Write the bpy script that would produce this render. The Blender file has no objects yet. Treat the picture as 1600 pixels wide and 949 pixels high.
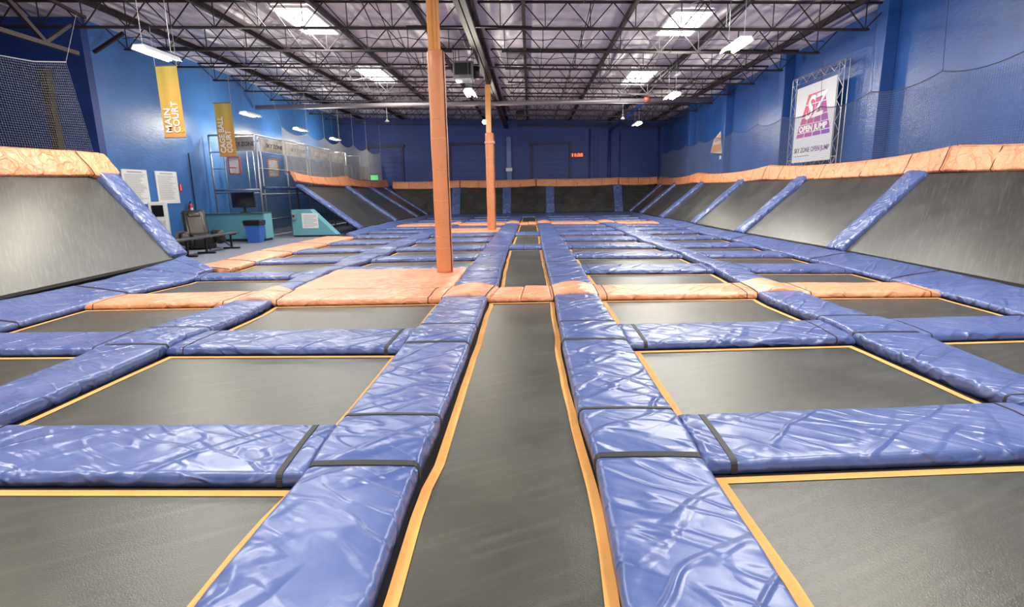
import bpy, bmesh, math, random
from mathutils import Vector, Matrix, noise
random.seed(7)
S = bpy.context.scene
COL = S.collection
R = math.radians
# ------------------------------------------------------------------ camera
F = 850.0; PI_, YA, RO = .2044, -.0354, -.0186; H = 1.5
cp, sp = math.cos(PI_), math.sin(PI_); cy, sy = math.cos(YA), math.sin(YA)
fw = Vector((sy*cp, cy*cp, -sp)); r0 = Vector((cy, -sy, 0)); u0 = r0.cross(fw)
rt = math.cos(RO)*r0 + math.sin(RO)*u0; up = -math.sin(RO)*r0 + math.cos(RO)*u0
CAM = Vector((0, 0, H))
cd = bpy.data.cameras.new('camera'); cam = bpy.data.objects.new('camera', cd); COL.objects.link(cam)
cd.sensor_width = 36; cd.lens = F/1600*36; cd.clip_end = 200; cd.clip_start = .05
cam.matrix_world = Matrix(((rt.x, up.x, -fw.x, 0), (rt.y, up.y, -fw.y, 0), (rt.z, up.z, -fw.z, H), (0, 0, 0, 1)))
S.camera = cam
def pl(x, y, ax, v):
    "point of the plane (axis ax = v) surveyed at pixel x, y of the photograph"
    d = rt*((x-800)/F) - up*((y-474.5)/F) + fw
    return CAM + d*((v-CAM[ax])/d[ax])
def G(x, y, z=0): return pl(x, y, 2, z)
# ------------------------------------------------------------------ materials
def nt(name):
    m = bpy.data.materials.new(name); m.use_nodes = True
    t = m.node_tree; b = t.nodes['Principled BSDF']; return m, t, b
def lk(t, a, b): t.links.new(a, b)
def plain(name, c, rough=.6, metal=0, spec=.5, bump=0, bscale=30, var=0, vscale=3, coat=0):
    m, t, b = nt(name)
    b.inputs['Base Color'].default_value = (*c, 1); b.inputs['Roughness'].default_value = rough
    b.inputs['Metallic'].default_value = metal; b.inputs['Specular IOR Level'].default_value = spec
    b.inputs['Coat Weight'].default_value = coat
    tc = t.nodes.new('ShaderNodeTexCoord') if (bump or var) else None
    if var:
        n = t.nodes.new('ShaderNodeTexNoise'); n.inputs['Scale'].default_value = vscale; n.inputs['Detail'].default_value = 5
        lk(t, tc.outputs['Object'], n.inputs['Vector'])
        r = t.nodes.new('ShaderNodeValToRGB'); r.color_ramp.elements[0].position = .3; r.color_ramp.elements[1].position = .7
        r.color_ramp.elements[0].color = (*[max(0, k*(1-var)) for k in c], 1)
        r.color_ramp.elements[1].color = (*[min(1, k*(1+var)) for k in c], 1)
        lk(t, n.outputs['Fac'], r.inputs['Fac']); lk(t, r.outputs['Color'], b.inputs['Base Color'])
    if bump:
        n = t.nodes.new('ShaderNodeTexNoise'); n.inputs['Scale'].default_value = bscale; n.inputs['Detail'].default_value = 4
        lk(t, tc.outputs['Object'], n.inputs['Vector'])
        u = t.nodes.new('ShaderNodeBump'); u.inputs['Strength'].default_value = bump; u.inputs['Distance'].default_value = .02
        lk(t, n.outputs['Fac'], u.inputs['Height']); lk(t, u.outputs['Normal'], b.inputs['Normal'])
    return m
def emis(name, c, s):
    m, t, b = nt(name); b.inputs['Base Color'].default_value = (*c, 1)
    b.inputs['Emission Color'].default_value = (*c, 1); b.inputs['Emission Strength'].default_value = s; return m
def vinyl(name, c, c2, rough=.34):
    "creased tarpaulin vinyl: ridged crease bump, scuffed colour"
    m, t, b = nt(name)
    g = t.nodes.new('ShaderNodeNewGeometry')
    mp = t.nodes.new('ShaderNodeMapping'); mp.vector_type = 'TEXTURE'; mp.inputs['Rotation'].default_value = (0, 0, .75); mp.inputs['Scale'].default_value = (1/1.1, 1/3.6, 1/2.4)
    lk(t, g.outputs['Position'], mp.inputs['Vector'])
    w = t.nodes.new('ShaderNodeTexNoise'); w.inputs['Scale'].default_value = 1.1; w.inputs['Detail'].default_value = 2
    lk(t, g.outputs['Position'], w.inputs['Vector'])
    mx = t.nodes.new('ShaderNodeMix'); mx.data_type = 'VECTOR'; mx.inputs['Factor'].default_value = .35
    lk(t, mp.outputs['Vector'], mx.inputs['A']); lk(t, w.outputs['Color'], mx.inputs['B'])
    def crease(vec, sc, wdt, seed):
        n = t.nodes.new('ShaderNodeTexNoise'); n.noise_dimensions = '4D'; n.inputs['W'].default_value = seed
        n.inputs['Scale'].default_value = sc; n.inputs['Detail'].default_value = 1.5; n.inputs['Roughness'].default_value = .4; n.inputs['Distortion'].default_value = .25
        lk(t, vec, n.inputs['Vector'])
        a = t.nodes.new('ShaderNodeMath'); a.operation = 'SUBTRACT'; a.inputs[1].default_value = .5; lk(t, n.outputs['Fac'], a.inputs[0])
        b_ = t.nodes.new('ShaderNodeMath'); b_.operation = 'ABSOLUTE'; lk(t, a.outputs[0], b_.inputs[0])
        r_ = t.nodes.new('ShaderNodeMapRange'); r_.interpolation_type = 'SMOOTHSTEP'
        r_.inputs['From Min'].default_value = 0; r_.inputs['From Max'].default_value = wdt; r_.inputs['To Min'].default_value = 1; r_.inputs['To Max'].default_value = 0
        lk(t, b_.outputs[0], r_.inputs['Value']); return r_.outputs['Result'], n.outputs['Fac']
    c1, f1 = crease(mx.outputs['Result'], 1.5, .065, 0.0)
    mp2 = t.nodes.new('ShaderNodeMapping'); mp2.vector_type = 'TEXTURE'; mp2.inputs['Rotation'].default_value = (.2, .1, -.5); mp2.inputs['Scale'].default_value = (1/1.6, 1/5.2, 1/4)
    lk(t, g.outputs['Position'], mp2.inputs['Vector'])
    c2_, f2 = crease(mp2.outputs['Vector'], 1.2, .08, 5.0)
    hs = t.nodes.new('ShaderNodeMath'); hs.operation = 'MULTIPLY_ADD'; hs.inputs[1].default_value = .55; lk(t, c2_, hs.inputs[0]); lk(t, c1, hs.inputs[2])
    h2 = t.nodes.new('ShaderNodeMath'); h2.operation = 'MULTIPLY_ADD'; h2.inputs[1].default_value = 1.5; lk(t, f2, h2.inputs[0]); lk(t, hs.outputs[0], h2.inputs[2])
    n2 = t.nodes.new('ShaderNodeTexNoise'); n2.inputs['Scale'].default_value = 22; n2.inputs['Detail'].default_value = 3
    lk(t, g.outputs['Position'], n2.inputs['Vector'])
    b1 = t.nodes.new('ShaderNodeBump'); b1.inputs['Strength'].default_value = 1.0; b1.inputs['Distance'].default_value = .0125
    b2 = t.nodes.new('ShaderNodeBump'); b2.inputs['Strength'].default_value = .3; b2.inputs['Distance'].default_value = .004
    lk(t, h2.outputs[0], b1.inputs['Height']); lk(t, n2.outputs['Fac'], b2.inputs['Height'])
    lk(t, b1.outputs['Normal'], b2.inputs['Normal']); lk(t, b2.outputs['Normal'], b.inputs['Normal'])
    n3 = t.nodes.new('ShaderNodeTexNoise'); n3.inputs['Scale'].default_value = 1.7; n3.inputs['Detail'].default_value = 6; n3.inputs['Roughness'].default_value = .65
    lk(t, g.outputs['Position'], n3.inputs['Vector'])
    r = t.nodes.new('ShaderNodeValToRGB'); r.color_ramp.elements[0].position = .38; r.color_ramp.elements[1].position = .68
    r.color_ramp.elements[0].color = (*c, 1); r.color_ramp.elements[1].color = (*c2, 1)
    lk(t, n3.outputs['Fac'], r.inputs['Fac']); lk(t, r.outputs['Color'], b.inputs['Base Color'])
    rr = t.nodes.new('ShaderNodeMapRange'); rr.inputs['To Min'].default_value = rough-.08; rr.inputs['To Max'].default_value = rough+.14
    lk(t, n3.outputs['Fac'], rr.inputs['Value']); lk(t, rr.outputs['Result'], b.inputs['Roughness'])
    b.inputs['Specular IOR Level'].default_value = .7
    return m
def bedmat(name, c, c2, rough, scr=.5, rot=(.3, .2, 1.0), scl=(1.2, 26, 14)):
    "woven polypropylene: fine weave, long scuffs"
    m, t, b = nt(name)
    g = t.nodes.new('ShaderNodeNewGeometry')
    n = t.nodes.new('ShaderNodeTexNoise'); n.inputs['Scale'].default_value = 1.3; n.inputs['Detail'].default_value = 7; n.inputs['Roughness'].default_value = .7
    lk(t, g.outputs['Position'], n.inputs['Vector'])
    r = t.nodes.new('ShaderNodeValToRGB'); r.color_ramp.elements[0].position = .33; r.color_ramp.elements[1].position = .72
    r.color_ramp.elements[0].color = (*c, 1); r.color_ramp.elements[1].color = (*c2, 1)
    lk(t, n.outputs['Fac'], r.inputs['Fac'])
    mp = t.nodes.new('ShaderNodeMapping'); mp.vector_type = 'TEXTURE'; mp.inputs['Rotation'].default_value = rot; mp.inputs['Scale'].default_value = [1/q for q in scl]
    lk(t, g.outputs['Position'], mp.inputs['Vector'])
    s = t.nodes.new('ShaderNodeTexNoise'); s.inputs['Scale'].default_value = 1.0; s.inputs['Detail'].default_value = 3
    lk(t, mp.outputs['Vector'], s.inputs['Vector'])
    sr = t.nodes.new('ShaderNodeMapRange'); sr.inputs['From Min'].default_value = .5; sr.inputs['From Max'].default_value = .8; sr.inputs['To Max'].default_value = scr
    lk(t, s.outputs['Fac'], sr.inputs['Value'])
    mx = t.nodes.new('ShaderNodeMix'); mx.data_type = 'RGBA'; mx.inputs['B'].default_value = (c2[0]*1.7, c2[1]*1.7, c2[2]*1.7, 1)
    lk(t, sr.outputs['Result'], mx.inputs['Factor']); lk(t, r.outputs['Color'], mx.inputs['A']); lk(t, mx.outputs['Result'], b.inputs['Base Color'])
    rr = t.nodes.new('ShaderNodeMapRange'); rr.inputs['To Min'].default_value = rough-.06; rr.inputs['To Max'].default_value = rough+.12
    lk(t, n.outputs['Fac'], rr.inputs['Value']); lk(t, rr.outputs['Result'], b.inputs['Roughness'])
    w = t.nodes.new('ShaderNodeTexNoise'); w.inputs['Scale'].default_value = 160; lk(t, g.outputs['Position'], w.inputs['Vector'])
    u = t.nodes.new('ShaderNodeBump'); u.inputs['Strength'].default_value = .35; u.inputs['Distance'].default_value = .004
    lk(t, w.outputs['Fac'], u.inputs['Height']); lk(t, u.outputs['Normal'], b.inputs['Normal'])
    b.inputs['Specular IOR Level'].default_value = .6
    return m
def wallmat(name, c, rough=.42):
    m, t, b = nt(name)
    g = t.nodes.new('ShaderNodeNewGeometry')
    n = t.nodes.new('ShaderNodeTexNoise'); n.inputs['Scale'].default_value = .9; n.inputs['Detail'].default_value = 6
    lk(t, g.outputs['Position'], n.inputs['Vector'])
    r = t.nodes.new('ShaderNodeValToRGB'); r.color_ramp.elements[0].position = .3; r.color_ramp.elements[1].position = .75
    r.color_ramp.elements[0].color = (*[k*.85 for k in c], 1); r.color_ramp.elements[1].color = (*[k*1.15 for k in c], 1)
    lk(t, n.outputs['Fac'], r.inputs['Fac']); lk(t, r.outputs['Color'], b.inputs['Base Color'])
    mp = t.nodes.new('ShaderNodeMapping'); mp.inputs['Scale'].default_value = (1.5, 1.5, 5)
    lk(t, g.outputs['Position'], mp.inputs['Vector'])
    w = t.nodes.new('ShaderNodeTexNoise'); w.inputs['Scale'].default_value = 3; w.inputs['Detail'].default_value = 8; w.inputs['Roughness'].default_value = .7
    lk(t, mp.outputs['Vector'], w.inputs['Vector'])
    u = t.nodes.new('ShaderNodeBump'); u.inputs['Strength'].default_value = .25; u.inputs['Distance'].default_value = .03
    lk(t, w.outputs['Fac'], u.inputs['Height']); lk(t, u.outputs['Normal'], b.inputs['Normal'])
    b.inputs['Roughness'].default_value = rough; b.inputs['Specular IOR Level'].default_value = .45
    return m
BLUE = vinyl('blue_vinyl', (.064, .108, .30), (.112, .162, .375), .29)
ORNG = vinyl('orange_vinyl', (.72, .29, .145), (.82, .39, .225), .36)
ORNW = vinyl('orange_wall_vinyl', (.72, .265, .115), (.80, .34, .17), .45)
BED = bedmat('trampoline_weave', (.040, .042, .034), (.070, .072, .060), .31, .4, (0, 0, .45), (1.0, 16, 1))
WBED = bedmat('wall_trampoline_weave', (.022, .023, .021), (.052, .052, .048), .31, .8, (.75, 0, 0), (4, 1.0, 34))
EDGE = plain('orange_webbing', (.74, .36, .10), .7, bump=.2, bscale=60, var=.12)
BLK = plain('black_mesh', (.006, .005, .006), .9)
STRAP = plain('black_strap', (.03, .032, .033), .6)
CORD = plain('dark_seam', (.035, .02, .02), .8)
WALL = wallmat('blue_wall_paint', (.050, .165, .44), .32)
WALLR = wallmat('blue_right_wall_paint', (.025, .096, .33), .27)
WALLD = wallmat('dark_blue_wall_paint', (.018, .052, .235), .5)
STEEL = plain('dark_brown_steel', (.022, .013, .016), .55, spec=.35, bump=.1)
STEELG = plain('galvanised_tube', (.42, .43, .45), .35, .8)
PIPE = plain('grey_pipe', (.25, .22, .24), .4, .3)
REDC = plain('red_coupling', (.35, .08, .06), .5)
CARPET = plain('speckled_carpet', (.22, .24, .31), .95, spec=.1, bump=.6, bscale=250, var=.35, vscale=70)
PITB = plain('court_underlay', (.008, .007, .008), .95)
TEAL = plain('teal_laminate', (.085, .27, .33), .4)
TEALL = plain('pale_teal_laminate', (.14, .37, .44), .4)
BLACK = plain('black_plastic', (.012, .012, .014), .4)
LEATH = plain('black_leather', (.02, .018, .018), .38, bump=.3, bscale=12)
LEATG = plain('taupe_leather', (.07, .056, .047), .5, bump=.3, bscale=12)
WHITE = plain('white_sheet', (.78, .79, .78), .5)
GREYT = plain('grey_print', (.35, .36, .37), .7)
CASE = plain('white_casing', (.72, .74, .74), .4)
BINB = plain('blue_bin_plastic', (.03, .12, .45), .45)
LINER = plain('black_bin_liner', (.012, .012, .012), .25, bump=.9, bscale=14)
REDP = plain('red_paint', (.6, .02, .02), .3)
NETM = plain('grey_net_cord', (.42, .42, .40), .8)
NETD = plain('dark_net_cord', (.15, .18, .25), .8)
WHT = plain('white_letter', (.85, .85, .8), .6)
DARKT = plain('dark_letter', (.05, .045, .06), .6)
PURT = plain('purple_letter', (.17, .03, .22), .6)
SKYL = emis('skylight_diffuser', (1, .99, .93), 14)
TUBE = emis('fluorescent_tube', (1, .93, .62), 5)
LED = emis('red_led', (1, .06, .02), 6)
EXITM = emis('green_exit', (.05, .9, .2), 1.6)
POLE = plain('ochre_painted_steel', (.74, .33, .08), .38, bump=.1)
WRAP = plain('orange_post_wrap', (.70, .27, .115), .42, bump=.25, bscale=9, var=.06)
def ceil_mat():
    m, t, b = nt('ceiling_insulation')
    g = t.nodes.new('ShaderNodeNewGeometry')
    mp = t.nodes.new('ShaderNodeMapping'); mp.inputs['Scale'].default_value = (1.5, .16, 1); mp.inputs['Rotation'].default_value = (0, 0, .12)
    lk(t, g.outputs['Position'], mp.inputs['Vector'])
    n = t.nodes.new('ShaderNodeTexNoise'); n.noise_type = 'RIDGED_MULTIFRACTAL'; n.inputs['Scale'].default_value = 1.3; n.inputs['Detail'].default_value = 3
    n.inputs['Roughness'].default_value = .5; n.inputs['Distortion'].default_value = .5
    lk(t, mp.outputs['Vector'], n.inputs['Vector'])
    n2 = t.nodes.new('ShaderNodeTexNoise'); n2.inputs['Scale'].default_value = 2.5; n2.inputs['Detail'].default_value = 6
    lk(t, g.outputs['Position'], n2.inputs['Vector'])
    b1 = t.nodes.new('ShaderNodeBump'); b1.inputs['Strength'].default_value = 1; b1.inputs['Distance'].default_value = .4
    b2 = t.nodes.new('ShaderNodeBump'); b2.inputs['Strength'].default_value = .3; b2.inputs['Distance'].default_value = .05
    lk(t, n.outputs['Fac'], b1.inputs['Height']); lk(t, n2.outputs['Fac'], b2.inputs['Height'])
    lk(t, b1.outputs['Normal'], b2.inputs['Normal']); lk(t, b2.outputs['Normal'], b.inputs['Normal'])
    r = t.nodes.new('ShaderNodeValToRGB'); r.color_ramp.elements[0].position = .3; r.color_ramp.elements[1].position = .75
    r.color_ramp.elements[0].color = (.60, .54, .62, 1); r.color_ramp.elements[1].color = (.80, .75, .80, 1)
    lk(t, n2.outputs['Fac'], r.inputs['Fac']); lk(t, r.outputs['Color'], b.inputs['Base Color'])
    b.inputs['Roughness'].default_value = .42; b.inputs['Specular IOR Level'].default_value = .6
    return m
CEIL = ceil_mat()
def grad(name, c0, c1, z0, z1):
    "printed vertical colour blend of a banner"
    m, t, b = nt(name)
    g = t.nodes.new('ShaderNodeTexCoord'); s = t.nodes.new('ShaderNodeSeparateXYZ'); lk(t, g.outputs['Object'], s.inputs[0])
    r = t.nodes.new('ShaderNodeMapRange'); r.inputs['From Min'].default_value = z0; r.inputs['From Max'].default_value = z1
    lk(t, s.outputs['Z'], r.inputs['Value'])
    mx = t.nodes.new('ShaderNodeMix'); mx.data_type = 'RGBA'; mx.inputs['A'].default_value = (*c0, 1); mx.inputs['B'].default_value = (*c1, 1)
    lk(t, r.outputs['Result'], mx.inputs['Factor']); lk(t, mx.outputs['Result'], b.inputs['Base Color']); b.inputs['Roughness'].default_value = .7
    return m
# ------------------------------------------------------------------ mesh helpers
def tag(o, label=None, cat=None, group=None, kind=None):
    if label: o['label'] = label
    if cat: o['category'] = cat
    if group: o['group'] = group
    if kind: o['kind'] = kind
    return o
def empty(name, loc, label=None, cat=None, group=None):
    o = bpy.data.objects.new(name, None); COL.objects.link(o); o.location = loc; o.empty_display_size = .1
    return tag(o, label, cat, group)
def wloc(o):
    v = Vector((0, 0, 0))
    while o is not None: v = v + Vector(o.location); o = o.parent
    return v
def mk(name, vs, fs, mat, parent=None, origin=None, smooth=False, mats=None, fm=None):
    "one mesh object from world-space vertices"
    vs = [Vector(v) for v in vs]
    if parent is None:
        if origin is None:
            lo = [min(v[i] for v in vs) for i in range(3)]; hi = [max(v[i] for v in vs) for i in range(3)]
            origin = Vector(((lo[0]+hi[0])/2, (lo[1]+hi[1])/2, lo[2]))
        origin = Vector(origin)
    else: origin = wloc(parent)
    me = bpy.data.meshes.new(name)
    me.from_pydata([v-origin for v in vs], [], fs)
    for m_ in (mats or [mat]): me.materials.append(m_)
    if fm: me.polygons.foreach_set('material_index', fm)
    if smooth: me.polygons.foreach_set('use_smooth', [True]*len(fs))
    me.validate(); me.update()
    o = bpy.data.objects.new(name, me); COL.objects.link(o)
    if parent is None: o.location = origin
    else: o.parent = parent
    return o
class MB:
    def __init__(s): s.v = []; s.f = []
    def add(s, vs, fs):
        n = len(s.v); s.v += [Vector(v) for v in vs]; s.f += [tuple(i+n for i in f) for f in fs]; return s
    def box(s, lo, hi):
        x0, y0, z0 = lo; x1, y1, z1 = hi
        return s.add([(x0,y0,z0),(x1,y0,z0),(x1,y1,z0),(x0,y1,z0),(x0,y0,z1),(x1,y0,z1),(x1,y1,z1),(x0,y1,z1)],
              [(0,3,2,1),(4,5,6,7),(0,1,5,4),(1,2,6,5),(2,3,7,6),(3,0,4,7)])
    def rbox(s, c, size, bev=.02, M=None, seg=3):
        bm = bmesh.new(); bmesh.ops.create_cube(bm, size=1)
        bmesh.ops.scale(bm, vec=size, verts=bm.verts)
        if bev: bmesh.ops.bevel(bm, geom=bm.edges[:], offset=bev, segments=seg, profile=.5, affect='EDGES')
        if M is None: M = Matrix.Identity(3)
        bm.verts.index_update(); c = Vector(c)
        s.add([c + M @ v.co for v in bm.verts], [tuple(v.index for v in f.verts) for f in bm.faces]); bm.free(); return s
    def bar(s, a, b, r, n=4, r2=None, cap=True, tw=math.pi/4):
        a = Vector(a); b = Vector(b); d = b-a
        if d.length < 1e-6: return s
        d.normalize(); e = Vector((0, 0, 1)) if abs(d.z) < .9 else Vector((0, 1, 0))
        p = d.cross(e).normalized(); q = p.cross(d); r2 = r if r2 is None else r2
        vs = [a + (p*math.cos(tw+2*math.pi*k/n)+q*math.sin(tw+2*math.pi*k/n))*r for k in range(n)]
        vs += [b + (p*math.cos(tw+2*math.pi*k/n)+q*math.sin(tw+2*math.pi*k/n))*r2 for k in range(n)]
        fs = [(k, n+k, n+(k+1) % n, (k+1) % n) for k in range(n)]
        if cap: fs += [tuple(range(n)), tuple(reversed(range(n, 2*n)))]
        return s.add(vs, fs)
    def path(s, pts, r, n=4):
        for a, b in zip(pts, pts[1:]): s.bar(a, b, r, n, cap=False)
        return s
    def lathe(s, c, prof, n=24):
        c = Vector(c); vs = []
        for rr, z in prof:
            for k in range(n): vs.append(c+Vector((rr*math.cos(2*math.pi*k/n), rr*math.sin(2*math.pi*k/n), z)))
        fs = [(i*n+k, i*n+(k+1) % n, (i+1)*n+(k+1) % n, (i+1)*n+k) for i in range(len(prof)-1) for k in range(n)]
        fs += [tuple(reversed(range(n))), tuple(range((len(prof)-1)*n, len(prof)*n))]
        return s.add(vs, fs)
    def prism(s, pts, d):
        "extrude polygon pts by vector d"
        n = len(pts); d = Vector(d); pts = [Vector(p) for p in pts]
        return s.add(pts+[p+d for p in pts], [tuple(reversed(range(n))), tuple(range(n, 2*n))]+[(k, (k+1) % n, n+(k+1) % n, n+k) for k in range(n)])
    def build(s, name, mat, parent=None, smooth=False, origin=None): return mk(name, s.v, s.f, mat, parent, origin, smooth)
def poly(L, t):
    "point at fraction t (by arc length) of a 3-D polyline"
    if len(L) == 2: return L[0].lerp(L[1], t)
    ds = [(b-a).length for a, b in zip(L, L[1:])]; T = sum(ds); x = t*T
    for a, b, d in zip(L, L[1:], ds):
        if x <= d or b is L[-1]: return a.lerp(b, max(0, min(1, x/d)) if d else 0)
        x -= d
def stops(Lm, n, r=.032):
    "positions 0..Lm in metres, dense at the rounded rims"
    e = [0, r*.1, r*.32, r*.65, r]
    if Lm < .25: return [Lm*k/8 for k in range(9)]
    return e + [r+(Lm-2*r)*k/n for k in range(1, n)] + [Lm-x for x in reversed(e)]
def pad(name, A, B, th, mat, nrm, parent=None, nu=10, nv=6, wr=.004, hump=None, skirt=.03, straps=(), seams=(), puff=.008, sag=None, r=.032, capz=True):
    """cushion between edge polylines A and B; straps/seams: (metres along, width) bands lying over it"""
    A = [Vector(p) for p in A]; B = [Vector(p) for p in B]; nrm = Vector(nrm).normalized()
    LA = (sum((b-a).length for a, b in zip(A, A[1:])) + sum((b-a).length for a, b in zip(B, B[1:])))/2
    W = (A[0]-B[0]).length*.5+(A[-1]-B[-1]).length*.5
    def fr(d): d = max(0, min(1, d/r)); return math.sqrt(max(0, 1-(1-d)**2))
    def surf(um, vm, ex=0, low=False):
        t = um/LA; v = vm/W
        p = poly(A, t).lerp(poly(B, t), v)
        hh = hump(t) if hump else 0
        if low: return p + nrm*(hh-skirt)
        f = fr(um)*fr(LA-um)*fr(vm)*fr(W-vm)
        q = p*1.0
        w = noise.noise(Vector((q.x*1.6+q.y*1.1, q.y*3.1-q.x*1.3, q.z*2.2)))*1.0 + abs(noise.noise(Vector((q.x*4+q.y*2, q.y*4.4-q.x*3, q.z*4))))*1.1
        pin = 0
        for sm, sw in straps: pin = max(pin, math.exp(-((um-sm)/.05)**2))
        h = th*f + f*(wr*w*(1-pin) + puff*math.sin(math.pi*v)*(1-.25*pin) - .008*pin)
        return p + nrm*(h+hh+ex)
    us = stops(LA, nu, r); vs_ = stops(W, nv, r); nU = len(us); nV = len(vs_)
    vs = [surf(u, v) for u in us for v in vs_]
    fs = [(i*nV+j, (i+1)*nV+j, (i+1)*nV+j+1, i*nV+j+1) for i in range(nU-1) for j in range(nV-1)]
    # skirt and underside
    loop = [(0, j) for j in range(nV)] + [(i, nV-1) for i in range(1, nU)] + [(nU-1, j) for j in range(nV-2, -1, -1)] + [(i, 0) for i in range(nU-2, 0, -1)]
    base = len(vs)
    for i, j in loop: vs.append(surf(us[i], vs_[j], low=True))
    n = len(loop)
    for k in range(n):
        a = loop[k]; b = loop[(k+1) % n]
        fs.append((a[0]*nV+a[1], b[0]*nV+b[1], base+(k+1) % n, base+k))
    lo = {}
    for k, ij in enumerate(loop): lo[ij] = base+k
    for i in range(nU-1):
        fs.append((lo[(i, 0)], lo[(i, nV-1)], lo[(i+1, nV-1)], lo[(i+1, 0)]))
    # orient
    a, b, c = vs[fs[len(fs)//3][0]], vs[fs[len(fs)//3][1]], vs[fs[len(fs)//3][2]]
    m_ = nV+1
    n0 = (vs[fs[0][1]]-vs[fs[0][0]]).cross(vs[fs[0][2]]-vs[fs[0][0]])
    f0 = fs[(nU//2)*(nV-1)+nV//2]; n0 = (vs[f0[1]]-vs[f0[0]]).cross(vs[f0[2]]-vs[f0[0]])
    if n0.dot(nrm) < 0: fs = [tuple(reversed(f)) for f in fs]
    o = mk(name, vs, fs, mat, parent, smooth=True)
    for k, (sm, sw) in enumerate(list(straps)+list(seams)):
        isS = k < len(straps); ex = .007 if isS else .004
        b = MB(); vv = stops(W, max(6, nv), r); rows = []
        for du in (-sw/2, sw/2):
            rows.append([surf(min(LA, max(0, sm+du)), v, ex) for v in vv])
        lowr = [[surf(min(LA, max(0, sm+du)), v, -.004) for v in vv] for du in (-sw/2, sw/2)]
        vs2 = rows[0]+rows[1]+lowr[0]+lowr[1]; m2 = len(vv); fs2 = []
        for j in range(m2-1):
            fs2 += [(j, j+1, m2+j+1, m2+j), (2*m2+j, 3*m2+j, 3*m2+j+1, 2*m2+j+1), (j, 2*m2+j, 2*m2+j+1, j+1), (m2+j, m2+j+1, 3*m2+j+1, 3*m2+j)]
        fs2 += [(0, m2, 3*m2, 2*m2), (m2-1, 3*m2-1, 4*m2-1, 2*m2-1)]
        # side drops to the skirt
        for v in (0, W):
            q = [surf(sm-sw/2, v, ex), surf(sm+sw/2, v, ex), surf(sm+sw/2, v, 0, True), surf(sm-sw/2, v, 0, True)]
            dv = (surf(sm, 0)-surf(sm, W)).normalized()*(.005 if v == 0 else -.005)
            b.prism([p for p in q], dv)
        b.add(vs2, fs2)
        s_ = b.build('strap' if isS else 'seam_cord', STRAP if isS else CORD, o)
        s_['label'] = 'black strap' if isS else 'dark seam'
    return o
def text(body, size, M, mat, parent, name='lettering', ext=.002, off=0, ax='LEFT', wid=None, shear=0):
    cu = bpy.data.curves.new('t', 'FONT'); cu.body = body; cu.size = size; cu.extrude = ext; cu.offset = off; cu.align_x = ax; cu.shear = shear
    cu.resolution_u = 3
    tmp = bpy.data.objects.new('t', cu); COL.objects.link(tmp)
    bpy.context.view_layer.update()
    me = bpy.data.meshes.new_from_object(tmp.evaluated_get(bpy.context.evaluated_depsgraph_get()))
    bpy.data.objects.remove(tmp)
    xs = [v.co.x for v in me.vertices]; k = 1
    if wid: k = wid/(max(xs)-min(xs))
    o0 = wloc(parent)
    for v in me.vertices: v.co = (M @ Vector((v.co.x*k, v.co.y, v.co.z))) - o0
    me.materials.clear(); me.materials.append(mat)
    o = bpy.data.objects.new(name, me); COL.objects.link(o); o.parent = parent; return o
def frame(o, x, y):
    "4x4 placing text plane: origin o, writing direction x, up direction y"
    x = Vector(x).normalized(); y = Vector(y).normalized(); z = x.cross(y)
    M = Matrix((x, y, z)).transposed().to_4x4(); M.translation = Vector(o); return M
ORD = ['first','second','third','fourth','fifth','sixth','seventh','eighth','ninth','tenth','eleventh','twelfth','thirteenth','fourteenth']

# ------------------------------------------------------------------ the surveyed court grid
def line(pts, z=0):
    q = sorted([(G(x, y, z).y, G(x, y, z).x) for x, y in pts])
    return q
def li(q, t):
    if t <= q[0][0]: return q[0][1]
    if t >= q[-1][0]: return q[-1][1]
    for (a, b), (c, d) in zip(q, q[1:]):
        if a <= t <= c: return b+(d-b)*(t-a)/(c-a) if c > a else b
LX = {
 'wl': line([(0,518),(137,479.7),(197,462),(298.6,440),(333,424)]),
 'ob': line([(350,427),(401,412),(457,396.6),(511,383.5),(552,373)]),
 'fl': line([(554,371),(584,363),(607,358),(627.5,352.5),(644,349.3),(661,344)]),
 'l2a': line([(0,615),(164,549.6),(225,523.6),(378,473),(440,449),(474,433),(520,418),(545,407),(575,395),(618,380.6),(652,370),(665,363),(706,352)]),
 'l2b': line([(0,664.6),(263,549.6),(333,519.5),(400,490.7),(468,451),(517,429),(556,416),(590,406),(624,390),(652,379),(676,369),(706,358),(727,348)]),
 'l1a': line([(400,841.7),(478.7,753.8),(531.5,671.5),(629,549.6),(657.5,514),(690,473),(716,444),(737.5,416),(754,395.6),(764.7,380.6),(775,368.4),(784,358),(791,349.7),(796.6,341)]),
 'l1b': line([(581,949),(645,763),(674,713),(686,671.5),(734,547),(761,470),(778.8,450),(784,423.8),(793.8,391.9),(805,367.5),(810.6,352.5),(815,341)]),
 'r1a': line([(972,949),(932.5,739),(904,656.4),(878,541),(866,466),(860.7,446),(854,420),(848,395),(845.5,384),(843,365.6),(839.7,350.6),(838,340)]),
 'r1b': line([(1237,949),(1200,884),(1099,734),(1046.6,644),(981,541),(935.6,467.4),(924,445),(892,397),(883.4,382),(870,367),(861,350.6),(855.6,341)]),
 'r2a': line([(1600,645),(1548,624),(1342.5,537),(1282,506),(1200,473),(1154,445),(1095.8,414.7),(1049,394.5),(1012.4,383.3),(989.6,373),(966.9,362.5),(936.5,350),(920,342)]),
 'r2b': line([(1600,597.5),(1441,531.8),(1391.8,511),(1346.6,498),(1259,464.7),(1199.5,441),(1159,424),(1095.8,402.8),(1063,388),(1025,374),(1002,365),(982,358),(964,350),(945,341)]),
 'w5': line([(1600,496),(1457.5,457.8),(1380,437),(1199.5,392),(1166.6,382),(1126,373),(1088,364),(1063,356.5),(1040,351.5),(1002,342.6)]),
}
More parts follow.
